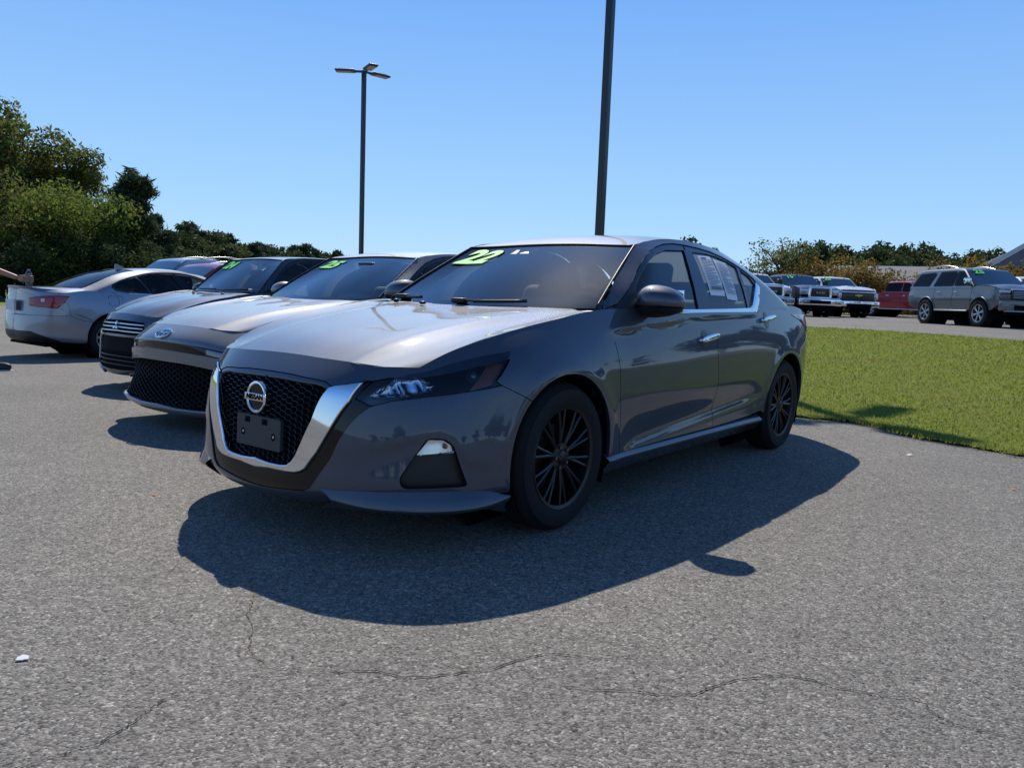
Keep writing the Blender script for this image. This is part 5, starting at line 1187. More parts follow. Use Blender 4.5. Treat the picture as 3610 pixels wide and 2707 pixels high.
    # doors: shut lines as recessed dark strips, handles
    for sgn in (1,-1):
        mb=MB()
        for x in sp['cuts']: 
            for q in range(6):
                za=z0+.1+(zb-z0-.12)*q/6; zc=z0+.1+(zb-z0-.12)*(q+1)/6; mb.add([yy(x-.007,za,(W+.002)*sgn),yy(x+.007,za,(W+.002)*sgn),yy(x+.007,zc,(W+.002)*sgn),yy(x-.007,zc,(W+.002)*sgn)],[(0,1,2,3) if sgn<0 else (3,2,1,0)],smooth=False)
        mb.build('door_seam',MATTE,T)
        for x in sp['handles']:
            mb=MB(); rbox(mb,(x,sgn*(W*.965+.015),zb-.17),(.20,.04,.035),.015); mb.build('door_handle',sp.get('trim',CHROME),T)
        mb=MB(); c=(wsb-.16,sgn*(W+.12),zb+.20); rbox(mb,c,(.14,.24,.30 if not suv else .20),.05); m_=mb.build('side_mirror',sp.get('mirror',BLACK),T)
        mb=MB(); box(mb,(wsb-.22,sgn*(W+.0),zb+.06),(.08,.2,.05)); mb.build('mirror_arm',BLACK,m_)
        mb=MB(); rbox(mb,((fx+rx)/2,sgn*(W-.03),z0-.04),(fx-rx-2*ra-.1,.14,.05),.02); mb.build('running_board',sp.get('step',BLACK),T)
        # arch lips
        for cx in (fx,rx):
            mb=MB(); tube(mb,[yy(a,b,(W+.004)*sgn) for a,b in A(cx,ra+.01)],.022,6); mb.build('arch_lip',sp.get('lip',PNT),T)
            mb=MB(); a=np.linspace(-.3,math.pi+.3,16); Gd=np.array([[(cx+ra*math.cos(t),sgn*y,R-.02+ra*math.sin(t)) for y in (W*.94,.45)] for t in a]); grid(mb,Gd); mb.add([(cx+ra*1.1*math.cos(t),sgn*.45,R+ra*1.1*math.sin(t)) for t in np.linspace(0,2*math.pi,16,endpoint=False)],[tuple(range(16))]); mb.build('wheel_housing',MATTE,T)
    # front
    F_=sp['front']; x=xf
    def fr(nm,mt,y,z,w,h,d=.06,r=.02,dx=0,par=T,ch=None):
        mb=MB(); rbox(mb,(x+dx,y,z),(d,w,h),r,seg=2); return mb.build(nm,mt,par,sharp=40)
    g=F_['grille']; gw,gz0,gz1=g; gp=fr('grille',mat('truck grille',(.010,.010,.011),.35,coat=.4),0,(gz0+gz1)/2,gw,gz1-gz0,.08,.06)
    if F_.get('frame'):
        mb=MB(); pp=fillet(np.array([(-gw/2,gz0),(gw/2,gz0),(gw/2-.04,gz1),(-gw/2+.04,gz1)]),.10); tube(mb,[(x+.045,a,b) for a,b in list(pp)+[pp[0]]],F_.get('fw',.035),6,caps=False); mb.build('grille_frame',F_['frame'],gp)
    for i in range(F_.get('bars',0)):
        z=gz0+(gz1-gz0)*(i+1)/(F_['bars']+1); fr('grille_bar',F_.get('barm',BLACK),0,z,gw*.92,F_.get('bh',.03),.05,.012,.03,gp)
    if F_.get('word'):
        V,Fc=text_mesh(F_['word'],.125,.006,.01,0,1.1,1.5); mb=MB(); mb.add(frame((x+.07,0,(gz0+gz1)/2),[0,1,0],[0,0,1],[1,0,0])(V),Fc,smooth=False); mb.build('lettering',CHROME,gp)
    if F_.get('bow'):
        mb=MB(); z=F_['bow'][1]; pb=[(-.20,-.02),(-.17,.04),(-.06,.04),(-.06,.065),(.06,.065),(.06,.04),(.20,.04),(.17,-.03),(.06,-.03),(.06,-.06),(-.06,-.06),(-.06,-.02)]; prism(mb,pb,0,.02,lambda a,b,h:(x+.06+h,a,z+b)); mb.build('badge',mat('gold badge',(.50,.38,.14),.25,metal=1),gp)
    for sgn in (1,-1):
        for (nm,mt,y,z,w,h) in F_['lamps']: fr(nm,mt,sgn*y,z,w,h,.10,.03,-.04)
    for (nm,mt,y,z,w,h,d,dx) in F_['extra']:
        for sgn in ((1,-1) if y else (1,)): fr(nm,mt,sgn*y,z,w,h,d,.03,dx)
    if F_.get('scoop'):
        mb=MB(); rbox(mb,(wsb+.75,0,hood+.075),(.7,.55,.07),.03); sc_=mb.build('hood_scoop',PNT,T); mb=MB(); rbox(mb,(wsb+1.08,0,hood+.078),(.06,.44,.035),.015); mb.build('scoop_opening',MATTE,sc_)
    for y in F_.get('clear',()):
        mb=MB(); rbox(mb,(wt-.12,y,zr+.01),(.10,.07,.045),.018); mb.build('roof_lamp',AMBER,T)
    if suv:
        for sgn in (1,-1):
            yb=tap(0,zr,1)[1]-.10; mb=MB(); tube(mb,curve([(wt-.50,sgn*yb,zr-.03),(wt-.75,sgn*yb,zr+.03),(crt+.6,sgn*yb,zr+.025),(crt+.35,sgn*yb,zr-.05)],14),.018,6); mb.build('roof_rail',SATIN,T)
    wl0=None
    for (cx,sgn) in ((fx,-1),(fx,1),(rx,-1),(rx,1)):
        if wl0 is None: wl=wl0=make_wheel(R,.28,sp['rim'],'five' if suv else 'spoke',6 if suv else 8,sp.get('rimc',SATIN),SATIN,40,tread=sp.get('tread'))
        else: wl=copy_tree(wl0)
        wl.parent=T; wl.location=(cx,sgn*(W+sp.get('poke',-.02)),R); wl.rotation_euler=(0,cx,0 if sgn>0 else math.pi)
    return T
TRGL=glass('truck glass',(.06,.065,.07),refl=.42)
WPAINT=paint('white paint',(.74,.74,.73),0,.35,flake=0); RPAINT=paint('red paint',(.33,.012,.022),.2,.35,.1); STEEL=paint('steel grey paint',(.115,.125,.138),.8,.45); DUSK=paint('granite paint',(.075,.07,.075),.6,.35)
LAMPG=mat('truck lamp',(.42,.44,.46),.2,metal=.8,coat=1)
def pickup_spec(**k):
    s=dict(W=1.0,belt=1.36,roof=1.98,xf=3.02,xr=-3.0,wx=(1.98,-1.82),R=.42,z0=.50,hood=1.36,wsb=1.30,wst=.55,cab_r=-1.05,cab_rt=-.92,tail=1.38,rim=.25,cuts=(1.18,.12,-.98),handles=(.30,-.75),
      win=[[(1.02,1.40),(.50,1.86),(.14,1.87),(.14,1.40)],[(.06,1.40),(.06,1.87),(-.78,1.86),(-.92,1.72),(-.95,1.40)]])
    s.update(k); return s
RAMF=dict(grille=(1.02,.86,1.32),frame=CHROME,fw=.075,word='RAM',bars=0,lamps=[('headlight',LAMPG,.73,1.12,.40,.26)],
   extra=[('bumper',CHROME,0,.66,2.02,.30,.22,.05),('lower_grille',MATTE,0,.66,1.0,.15,.06,.15),('fog_lamp',LAMPG,.78,.68,.26,.12,.06,.14),('air_dam',MATTE,0,.45,1.7,.16,.10,-.05),('chrome_lip',CHROME,0,.84,1.9,.05,.10,.02)],clear=(-.5,-.25,0,.25,.5))
HDF=dict(grille=(1.62,.80,1.16),frame=None,bars=1,barm=BLACK,bow=(0,1.04),lamps=[('headlight',LAMPG,.90,1.02,.22,.30)],scoop=True,
   extra=[('chrome_bar',CHROME,0,1.20,1.75,.07,.10,.02),('bumper',CHROME,0,.64,2.04,.28,.22,.05),('lower_grille',MATTE,0,.56,1.25,.18,.06,.15),('fog_lamp',LAMPG,.84,.68,.2,.10,.06,.14),('hood_gap',BLACK,0,1.275,1.6,.05,.06,-.02)],clear=(-.5,.5))
Zt=lambda x,y: float(gz(x,y))
def place(fx,fy,rz,front): return (fx-front*math.cos(rz),fy-front*math.sin(rz),Zt(fx-2*math.cos(rz),fy-2*math.sin(rz)))
a=math.radians(42)
boxy('pickup_truck','white pickup truck mostly hidden behind the rear of the near sedan','truck',place(-30.9,-9.75,a,3.1),a,WPAINT,pickup_spec(front=dict(RAMF)),'pickups parked across the lawn')
boxy('pickup_truck','dark grey pickup truck with chrome bumper and green 19 on its windscreen','truck',place(-32.55,-8.15,a,3.1),a,DUSK,pickup_spec(front=RAMF,year='19',W=1.02),'pickups parked across the lawn')
boxy('pickup_truck','white pickup truck with hood scoop and green 25 on its windscreen','truck',place(-35.6,-7.25,a,3.1),a,WPAINT,pickup_spec(front=HDF,year='25',W=1.03,hood=1.40,belt=1.40,roof=2.0,tail=1.42,win=[[(1.02,1.44),(.50,1.88),(.14,1.89),(.14,1.44)],[(.06,1.44),(.06,1.89),(-.78,1.88),(-.92,1.74),(-.95,1.44)]]),'pickups parked across the lawn')
a2=math.radians(62)
boxy('pickup_truck','red pickup truck seen between the scooped white pickup and the lifted SUV','truck',place(-41.3,-3.6,a2,3.1),a2,RPAINT,pickup_spec(front=RAMF,lip=BLACK,step=CHROME),'pickups parked across the lawn')
a3=math.radians(36)
boxy('pickup_truck','white truck cut off by the right picture edge behind the lifted SUV','truck',place(-31.0,1.6,a3,3.1),a3,WPAINT,pickup_spec(front=HDF,roof=1.95),'pickups parked across the lawn')
SUVF=dict(grille=(1.30,.92,1.22),frame=None,bars=5,barm=SATIN,bh=.018,bow=(0,1.24),lamps=[('headlight',LAMPG,.84,1.16,.34,.10),('running_lamp',mat('dark lamp',(.03,.03,.033),.2,coat=1),.82,.98,.36,.22)],
   extra=[('chrome_bar',CHROME,0,1.24,1.34,.06,.09,.02),('bumper',STEEL,0,.72,1.98,.34,.20,.02),('lower_grille',MATTE,0,.66,1.2,.16,.06,.11),('skid_plate',SATIN,0,.54,1.7,.05,.12,.05),('air_dam',MATTE,0,.47,1.6,.12,.1,-.05)])
a4=math.radians(41)
boxy('lifted_suv','grey lifted SUV with knobbly tyres, silver wheels and green 25','SUV',place(-25.75,.45,a4,2.68),a4,STEEL,
  dict(W=1.02,belt=1.34,roof=2.02,xf=2.62,xr=-2.72,wx=(1.62,-1.45),R=.45,z0=.56,hood=1.34,wsb=1.25,wst=.42,cab_r=-2.66,cab_rt=-2.36,tail=1.34,rim=.29,cuts=(1.12,.08,-1.02),handles=(.26,-.72),year='25',suv=True,tread=26,poke=.03,trim=CHROME,mirror=CHROME,step=SATIN,
   win=[[(.98,1.38),(.42,1.88),(.10,1.90),(.10,1.38)],[(.02,1.38),(.02,1.90),(-.92,1.90),(-1.14,1.38)],[(-1.42,1.38),(-1.20,1.89),(-2.20,1.85),(-2.52,1.40)]],front=SUVF))
# ------------------------------------------------------------------ the other cars of the row
class Morph:
    def __init__(s, x0, x1, sy, z0, z1): s.x0,s.x1,s.sy,s.z0,s.z1=x0,x1,sy,z0,z1
    def __call__(s, P):
        P=np.asarray(P,float); o=P.copy(); o[...,0]=s._e(P[...,0],s.x0,s.x1); o[...,1]=P[...,1]*s.sy; o[...,2]=s._e(P[...,2],s.z0,s.z1); return o
    def _e(s,v,a,b):
        r=np.interp(v,a,b); r=np.where(v<a[0],b[0]+(v-a[0]),r); return np.where(v>a[-1],b[-1]+(v-a[-1]),r)
    def inv(s,x,z): return s._e(x,s.x1,s.x0),s._e(z,s.z1,s.z0)
def hexmesh(mb, q, s, region_uv, y0, y1, z0, z1, w, pz, depth=.022):
    for i in range(int(y0/w)-1,int(y1/w)+2):
        for k in range(int((z1-z0)/pz)+2):
            y=i*w; z=z0+k*pz+(pz/2 if i%2 else 0); P=s.inv([(y,z)],(1,2),lambda X:X[...,0]>.5)[0]; c=P*[s.U,s.V]
            if not inside(region_uv,np.array([c]))[0]: continue
            p=s.at([P])[0]; n=s.nm([P])[0]; ey=unit(np.array([-n[1],n[0],0])); o=p-n*depth; V=[]
            hx=[(w*.667,0),(w*.333,pz/2),(-w*.333,pz/2),(-w*.667,0),(-w*.333,-pz/2),(w*.333,-pz/2)]
            for sc_,dd in ((1,0),(.80,.003),(.66,-.03)): V+=[o+n*dd+ey*a*sc_/max(.5,abs(n[0]))+np.array([0,0,b*sc_]) for a,b in hx]
            mb.add(V,[(r*6+m,r*6+(m+1)%6,(r+1)*6+(m+1)%6,(r+1)*6+m) for r in (0,1) for m in range(6)],smooth=False)
def tyre_std(**k): return lambda: make_wheel(style='spoke',spokes=10,col=mat('grey alloy',(.25,.25,.26),.3,metal=.9),seg=40,**k)
def sedan_b():
    C=[[(2.36,0,.13),(2.405,0,.165),(2.375,0,.33),(2.372,0,.48),(2.388,0,.60),(2.385,0,.675),(2.25,0,.765)],
       [(2.345,.30,.13),(2.395,.30,.168),(2.365,.30,.33),(2.362,.30,.48),(2.374,.30,.595),(2.368,.30,.668),(2.238,.30,.761)],
       [(2.29,.52,.135),(2.355,.53,.172),(2.325,.53,.33),(2.318,.53,.47),(2.325,.53,.585),(2.30,.52,.655),(2.175,.52,.750)],
       [(2.17,.78,.145),(2.26,.81,.182),(2.225,.80,.30),(2.215,.765,.455),(2.215,.745,.575),(2.185,.715,.640),(2.085,.645,.742)],
       [(1.98,.86,.165),(2.03,.878,.20),(2.015,.868,.33),(2.0,.848,.46),(1.985,.838,.59),(1.955,.82,.68),(1.90,.71,.825)]]
    hd=[[(2.25,0,.765),(2.238,.2,.763),(2.215,.40,.757),(2.165,.54,.752),(2.085,.645,.742)]]+HERO_HOOD[1:]
    mf=Morph([-2.5,2.5],[-2.5,2.5],.993,[0,.98,1.365,1.46],[0,.985,1.395,1.475])
    q=make_shape(mf,col=C+HERO_COL[5:],hood=hd); s=q.side; S=lambda p: outl(q,s,p)
    PNT=paint('warm grey paint',(.19,.195,.205),.85,.58)
    T=thing('sedan','warm grey sedan with wide honeycomb grille and oval badge, green 25 on glass','car',(-1.03,-2.72,-.03),0,'cars parked in the row')
    opt=dict(hl_rear=[(1.690,.607),(1.78,.64),(1.83,.70),(1.75,.80)],wheel=tyre_std(),h=.05,mir_h=1.3,frame_mat=mat('dark window frame',(.02,.021,.023),.35,coat=.3))
    d1,d2,top,_,Gp=sedan_shell(q,T,PNT,opt)
    ut=('u',)+tuple(outl(q,s,[(2.085,.645,.742)])[0]/[s.U,s.V]*[1,0]+[0,1])
    sideup=[(2.05,.615),(1.92,.65),(1.83,.70),(1.75,.80),(1.78,.835),top(1.82),top(1.95)]
    mb=MB(); L=S([F_(0,.652),F_(.30,.645),F_(.52,.628),(2.205,.738,.603)]+sideup+[ut]+[F_(y,.78) for y in (.5,.40,.25,.1,0)])
    panel(mb,s,mir(s,L),h=.03,flange=.012,gap=.0015); mb.build('nose_panel',PNT,T)
    mb=MB(); L=S([F_(0,.652),F_(.30,.645),F_(.52,.628),(2.205,.738,.603),(2.05,.615),(2.0,.585),(2.21,.75,.553),F_(.52,.572),F_(.30,.585),F_(0,.59)]); panel(mb,s,mir(s,L),h=.035,off=-.018,flange=-.016,gap=0); mb.build('front_slot',GLOSSB,T)
    both(q,'headlight',[LAMPG_],lambda mb,k: panel(mb,s,S([F_(.50,.622),(2.21,.736,.599),(2.05,.612),(2.02,.590),(2.213,.748,.560),F_(.50,.580)]),h=.03,off=-.010,flange=.01,gap=.002),T)
    g=[F_(0,.505),F_(.30,.502),F_(.50,.488),F_(.66,.470),(2.215,.772,.450),(2.232,.818,.215),F_(.70,.205),F_(.5,.192),F_(.25,.186),F_(0,.184)]
    mb=MB(); L=S([F_(0,.59),F_(.30,.585),F_(.52,.572),(2.21,.75,.553),(2.0,.585),(2.05,.615),(1.92,.65),(1.83,.70),(1.78,.64),(1.69,.607)]+arc(AF[0],AF[1],AF[2],46,-14,12)+[(1.90,.235),(2.05,.215),(2.225,.822,.205)]+g[:5][::-1])
    panel(mb,s,mir(s,L),h=.035,flange=.02,gap=.001); mb.build('front_bumper',PNT,T)
    gp=mir(s,S(g)); mb=MB(); panel(mb,s,gp,h=.06,off=-.06,flange=-.05,gap=0); mb.build('grille_back',MATTE,T)
    mb=MB(); hexmesh(mb,q,s,gp,-.82,.82,.19,.51,.042,.036); o=mb.build('grille_mesh',mat('intake plastic',(.006,.006,.0065),.55),T); o['kind']='stuff'
    mb=MB(); L=S([F_(0,.184),F_(.25,.186),F_(.5,.192),F_(.70,.205),(2.236,.822,.205),(2.12,.853,.205),(2.12,.852,.172),(2.24,.815,.162),F_(.5,.148),F_(0,.145)]); panel(mb,s,mir(s,L),h=.03,off=.012,flange=.03,gap=0,bevel=(.008,.008)); mb.build('front_lip',PNT,T)
    # oval badge of three rings
    o=s.at(S([F_(0,.702)])/[s.U,s.V])[0]; n=s.nm(S([F_(0,.702)])/[s.U,s.V])[0]; ex=np.array([0,1.,0]); ey=unit(np.cross(n,ex)); fr_=frame(o+n*.008,ex,ey,n); mb=MB()
    for (a,b,cy_,r) in ((.078,.052,0,.007),(.026,.046,.002,.006),(.052,.020,.022,.006)): tube(mb,fr_(np.array([(a*math.cos(t),cy_+b*math.sin(t),0) for t in np.linspace(0,2*math.pi,33)])),r,6,caps=False)
    mb.build('badge',CHROME,T)
    side_mirror(q,T,.665,.925,1.055,PNT,1.0)
    year_sticker(q,T,'25',-.46,.80,.185,.32,sy=1.1)
    mb=MB(); su=q.ws; rbox(mb,su.at([[.5,.86]])[0]-su.nm([[.5,.86]])[0]*.03,(.10,.2,.05),.015); mb.build('camera_pod',BLACK,T)
    tl=fillet(S([(-1.62,.98),(-1.8,.98),(-2.0,.975),(-2.2,.97),('b',.55,.96),('b',.55,.86),(-2.2,.85),(-2.02,.87),(-1.85,.93)]),.01)
    both(q,'tail_light',[RED],lambda mb,k: panel(mb,s,tl,h=.05,off=.004,flange=.01,gap=0),T)
LAMPG_=mat('slim lamp',(.16,.17,.19),.1,metal=.5,coat=1)
sedan_b()
def small_sedan():
    mf=Morph([-2.5,-1.4125,.29,1.10,1.4125,2.39],[-2.18,-1.28,.34,.91,1.27,2.07],.905,[0,.2,.75,.98,1.365,1.456],[0,.19,.795,1.055,1.47,1.515])
    q=make_shape(mf); s=q.side; S=lambda p: outl(q,s,p)
    PNT=paint('slate paint',(.065,.073,.090),.85,.56)
    T=thing('sedan','small dark slate sedan with barred grille and three diamond badge, green 24','car',(-1.65,-5.42,-.085),0,'cars parked in the row')
    opt=dict(hl_rear=[(1.690,.607),(1.780,.653),(1.827,.676),(1.847,.694),(1.709,.810)],wheel=tyre_std(R=.29,w=.18,rim=.20),R=.29,h=.06,mir_h=1.3,sx=.85,strip=BLACK,frame_mat=mat('dark window frame',(.02,.021,.023),.35,coat=.3))
    d1,d2,top,_,Gp=sedan_shell(q,T,PNT,opt)
    ut=('u',)+tuple(outl(q,s,[(2.10,.655,.745)])[0]/[s.U,s.V]*[1,0]+[0,1])
    mb=MB(); L=S([F_(0,.700),F_(.30,.695),F_(.50,.685),(2.10,.705,.690),(1.95,.77,.72),(1.847,.694),(1.709,.810),top(1.75),top(1.95),ut]+[F_(y,.775) for y in (.5,.404,.25,.1,0)]); panel(mb,s,mir(s,L),h=.035,flange=.012,gap=.0015); mb.build('nose_panel',PNT,T)
    g=[F_(0,.700),F_(.30,.695),F_(.46,.685),F_(.50,.60),F_(.47,.565),F_(0,.570)]; mb=MB(); panel(mb,s,mir(s,S(g)),h=.05,off=-.04,flange=-.04,gap=0); gr=mb.build('grille',MATTE,T)
    for z in (.668,.635,.600):
        mb=MB(); P=s.at(S([F_(y,z-.01*abs(y)) for y in np.linspace(-.0,.47,10)])/[s.U,s.V]); P=np.concatenate([P[::-1]*[1,-1,1],P[1:]]); tube(mb,P,.009,6); mb.build('grille_bar',CHROME,gr)
    low=[F_(0,.545),F_(.40,.545),F_(.50,.52),F_(.56,.30),F_(.45,.245),F_(0,.235)]
    mb=MB(); L=S([F_(0,.570),F_(.47,.565),F_(.50,.60),F_(.46,.685),F_(.50,.685),(2.10,.705,.690),(1.95,.77,.72),(1.847,.694),(1.827,.676),(1.780,.653),(1.690,.607)]+arc(AF[0],AF[1],AF[2],46,-14,12)+[(1.90,.255),(2.0,.825,.245),(2.206,.676,.243),(2.299,.530,.222),F_(.30,.190),F_(0,.184)])
    lp=mir(s,S(low)); panel(mb,s,mir(s,L),[lp],h=.035,flange=.02,gap=.001); mb.build('front_bumper',PNT,T)
    mb=MB(); panel(mb,s,lp,h=.05,off=-.02,flange=-.02,gap=0); lo=mb.build('lower_grille',MATTE,T)
    mb=MB(); panel(mb,s,mir(s,S([F_(0,.54),F_(.40,.54),F_(.42,.41),F_(0,.405)])),h=.05,off=-.012,flange=.01,gap=0); mb.build('plate_panel',mat('dark panel',(.008,.008,.009),.8,spec=.15),lo)
    for z in (.36,.32,.28):
        mb=MB(); P=s.at(S([F_(y,z) for y in np.linspace(0,.5,10)])/[s.U,s.V]); P=np.concatenate([P[::-1]*[1,-1,1],P[1:]])-[.012,0,0]; tube(mb,P,.008,6); mb.build('grille_bar',BLACK,lo)
    both(q,'chrome_blade',[CHROME],lambda mb,k: panel(mb,s,S([F_(.50,.60),F_(.525,.55),F_(.575,.33),F_(.55,.30),F_(.50,.52),F_(.485,.565)]),h=.03,off=.010,flange=.02,gap=0,bevel=(.006,.006)),T)
    both(q,'headlight',[LAMPG_],lambda mb,k: panel(mb,s,S([F_(.52,.675),(2.10,.71,.685),(1.95,.78,.715),(1.87,.70),(2.0,.79,.64),F_(.53,.60)]),h=.04,off=.003,flange=.01,gap=0),T)
    both(q,'front_lip',[PNT],lambda mb,k: panel(mb,s,S([F_(.30,.215),(2.299,.530,.245),(2.206,.676,.262),(2.0,.825,.262),(2.0,.825,.225),(2.206,.676,.215),(2.299,.530,.20),F_(.30,.185)]),h=.03,off=.02,flange=.03,gap=0,bevel=(.008,.012)),T)
    o=s.at(S([F_(0,.640)])/[s.U,s.V])[0]; n=s.nm(S([F_(0,.640)])/[s.U,s.V])[0]; ex=np.array([0,1.,0]); ey=unit(np.cross(n,ex)); mb=MB(); r=.058
    for k in range(3):
        a=math.pi/2+k*2*math.pi/3; d=np.array([math.cos(a),math.sin(a)]); p=np.array([-d[1],d[0]]); P4=[d*.004,d*r*.5+p*r*.29,d*r,d*r*.5-p*r*.29]; prism(mb,[tuple(x) for x in P4],0,.010,lambda a_,b_,h_: tuple(o+n*(.012+h_)+ex*a_+ey*b_),bev=.003)
    mb.build('badge',CHROME,T)
    side_mirror(q,T,.60,.86,1.09,PNT,.9)
    year_sticker(q,T,'24',-.43,.80,.17,.32,sy=1.1)
    for y in (-.30,.30):
        mb=MB(); p=q.hood.at(q.hood.inv([(1.02,y)],(0,1))/1)[0]; egg(mb,p+[0,0,.006],(.035,.035,.018),8,p=2.5); mb.build('washer_jet',BLACK,T)
    su=q.ws
    for y0,y1 in ((-.05,.45),(-.55,-.05)):
        P=[]
        for t in np.linspace(0,1,8): k=su.inv([(0,y0*(1-t)+y1*t)],(0,1),A=np.stack([su.P[...,0]*0,su.P[...,1]],2)); k[:,1]=.03+.03*t; P.append(su.at(k)[0]+su.nm(k)[0]*.02)
        mb=MB(); tube(mb,P,.007,6); tube(mb,np.array(P)[2:]-[0,0,.005],.009,6); mb.build('wiper',BLACK,T)
    for uv,sz in (((.80,.86),(.05,.02)),((.72,.74),(.08,.05))):
        mb=MB(); p=su.at([uv])[0]; n=su.nm([uv])[0]; ex=np.array([0,1.,0]); ey=unit(np.cross(n,ex)); f=frame(p-n*.006,ex,ey,n); mb.add(f(np.array([(-sz[0],-sz[1],0),(sz[0],-sz[1],0),(sz[0],sz[1],0),(-sz[0],sz[1],0)])),[(0,1,2,3)]); mb.build('paper_tag',mat('pale plastic',(.55,.58,.55),.4),T)
small_sedan()
def silver_sedan():
    mf=Morph([-2.5,2.5],[-2.46,2.48],1.0,[0,1.0,1.46],[0,1.02,1.475])
    q=make_shape(mf); s=q.side; S=lambda p: outl(q,s,p)
    PNT=paint('silver paint',(.27,.29,.33),.85,.45,.15)
    T=thing('sedan','silver sedan backed into its bay, red tail lamp and lip spoiler towards us','car',(-2.95,-10.65,-.165),math.pi,'cars parked in the row')
    ft=[(-1.02,1.285),(-1.2,1.225),(-1.34,1.155),(-1.36,1.105)]
    opt=dict(hl_rear=[(1.690,.607),(1.780,.653),(1.827,.676),(1.847,.694),(1.709,.810)],wheel=tyre_std(),h=.04,mir_h=1.0,rear_h=.8,rb=.42,win=DARKGL,bl=DARKGL,frame_mat=mat('dark window frame',(.02,.021,.023),.35,coat=.3),strip=SATIN,kink=False,
        fr_tail=ft,kink_lo=[(-1.30,1.055)],kink_fr=[(-1.345,1.08),(-1.24,1.03)],gQ=[(-.915,1.284),(-1.05,1.25),(-1.2,1.20),(-1.305,1.145),(-1.29,1.10),(-1.15,1.065),(-.762,1.035),(-.825,1.15)])
    d1,d2,top,_,Gp=sedan_shell(q,T,PNT,opt)
    mb=MB(); panel(mb,s,S([('b',.004,.42),('b',.25,.42),('b',.5,.41),(-2.15,.37),(-1.80,.25),(-1.80,.235),(-2.1,.25),('b',.5,.25),('b',.25,.25),('b',.004,.25)]),h=.05,off=-.006,gap=0); sym_build(mb,'rear_valance',BLACK,T)
    tl=fillet(S([(-1.99,.955),(-2.12,.962),(-2.26,.952),('b',.55,.935),('b',.40,.915),('b',.42,.80),('b',.55,.785),(-2.27,.775),(-2.16,.765),(-2.07,.86)]),.015)
    t=both(q,'tail_light',[RED],lambda mb,k: panel(mb,s,tl,h=.03,off=.008,flange=.02,gap=0,pillow=(.006,.02)),T)
    both(q,'reverse_lamp',[mat('pale lens',(.65,.6,.6),.2,coat=1)],lambda mb,k: panel(mb,s,fillet(S([(-2.285,.905),(-2.32,.905),(-2.325,.86),(-2.29,.86)]),.008),h=.02,off=.016,flange=.006,gap=0),t[0])
    # lip spoiler along the boot edge
    mb=MB(); G=[]
    for y in np.linspace(-.80,.80,33):
        a=abs(y)/.80; x=-2.41+.62*a**3.2; z=1.085-.065*a**2; w=.16*(1-.5*a); G.append([(x+w,y*.98,z-.010),(x+.06,y,z+.012),(x-.025,y,z+.024),(x-.030,y,z+.016),(x+.01,y,z-.02),(x+.03,y*.97,z-.075)])
    grid(mb,np.array(G)); mb.build('lip_spoiler',PNT,T,sharp=40)
    mb=MB(); c=q.roof.at([[.5,.93]])[0]; prism(mb,[(-.11,0),(.10,0),(-.07,.075),(-.10,.075)],-.012,.012,lambda a,b,h:(c[0]+a,c[1]+h,c[2]+b-.004),bev=.004); mb.build('roof_fin',PNT,T)
    both(q,'fuel_flap',[MATTE],lambda mb,k: [tube(mb,[*(lambda U: s.at(U/[s.U,s.V])+s.nm(U/[s.U,s.V])*.001)(fillet(S([(-1.44,.975),(-1.28,.975),(-1.28,.83),(-1.44,.83)]),.04))],.0028,4,caps=False)],T)
    mb=MB(); tube(mb,[*(s.at(S([(-1.705,.60),(-1.9,.68),(-2.12,.765)])/[s.U,s.V])+[0,.002,0])],.003,4); sym_build(mb,'bumper_seam',MATTE,T)
    mb=MB(); box(mb,(-2.478,0,.815),(.03,.32,.16)); pl=mb.build('number_plate',mat('plate',(.72,.72,.70),.6),T)
    mb=MB(); tube(mb,[*curve([(-2.50,-.25,.70),(-2.51,0,.685),(-2.50,.25,.70)],9)],.008,6); mb.build('plate_trim',CHROME,pl)
    side_mirror(q,T,.665,.935,1.06,PNT,1.0)
silver_sedan()
PLAIN=dict(grille=(1.3,.85,1.15),bars=3,barm=SATIN,bh=.02,lamps=[('headlight',LAMPG,.8,1.05,.3,.16)],extra=[('bumper',BLACK,0,.6,1.9,.25,.15,.02)])
def cross(**k):
    d=dict(W=.95,belt=1.12,roof=1.80,xf=2.35,xr=-2.45,wx=(1.42,-1.40),R=.36,z0=.28,hood=1.10,wsb=1.20,wst=.35,cab_r=-2.40,cab_rt=-1.95,tail=1.12,rim=.24,cuts=(1.0,0,-.95),handles=(.2,-.75),suv=True,win=[[(.92,1.16),(.36,1.64),(.08,1.67),(.08,1.16)],[(.0,1.16),(.0,1.67),(-.85,1.66),(-.98,1.16)],[(-1.1,1.16),(-.95,1.65),(-1.85,1.60),(-2.2,1.18)]],front=PLAIN,trim=SATIN); d.update(k); return d
boxy('parked_suv','silver SUV whose roof and rails show above the silver sedan','SUV',(-6.35,-16.2,float(gz(-6.3,-16.2))-.16),0,paint('pale silver paint',(.38,.40,.44),.8,.4,.1),cross(roof=2.02,belt=1.25,win=[[(.92,1.3),(.36,1.84),(.08,1.87),(.08,1.3)],[(.0,1.3),(.0,1.87),(-.85,1.86),(-.98,1.3)],[(-1.1,1.3),(-.95,1.85),(-1.85,1.80),(-2.2,1.32)]]))
boxy('parked_suv','red crossover whose roof edge shows above the silver sedan','SUV',(-5.55,-13.45,float(gz(-5.5,-13.45))-.12),0,RPAINT,cross(roof=1.80))
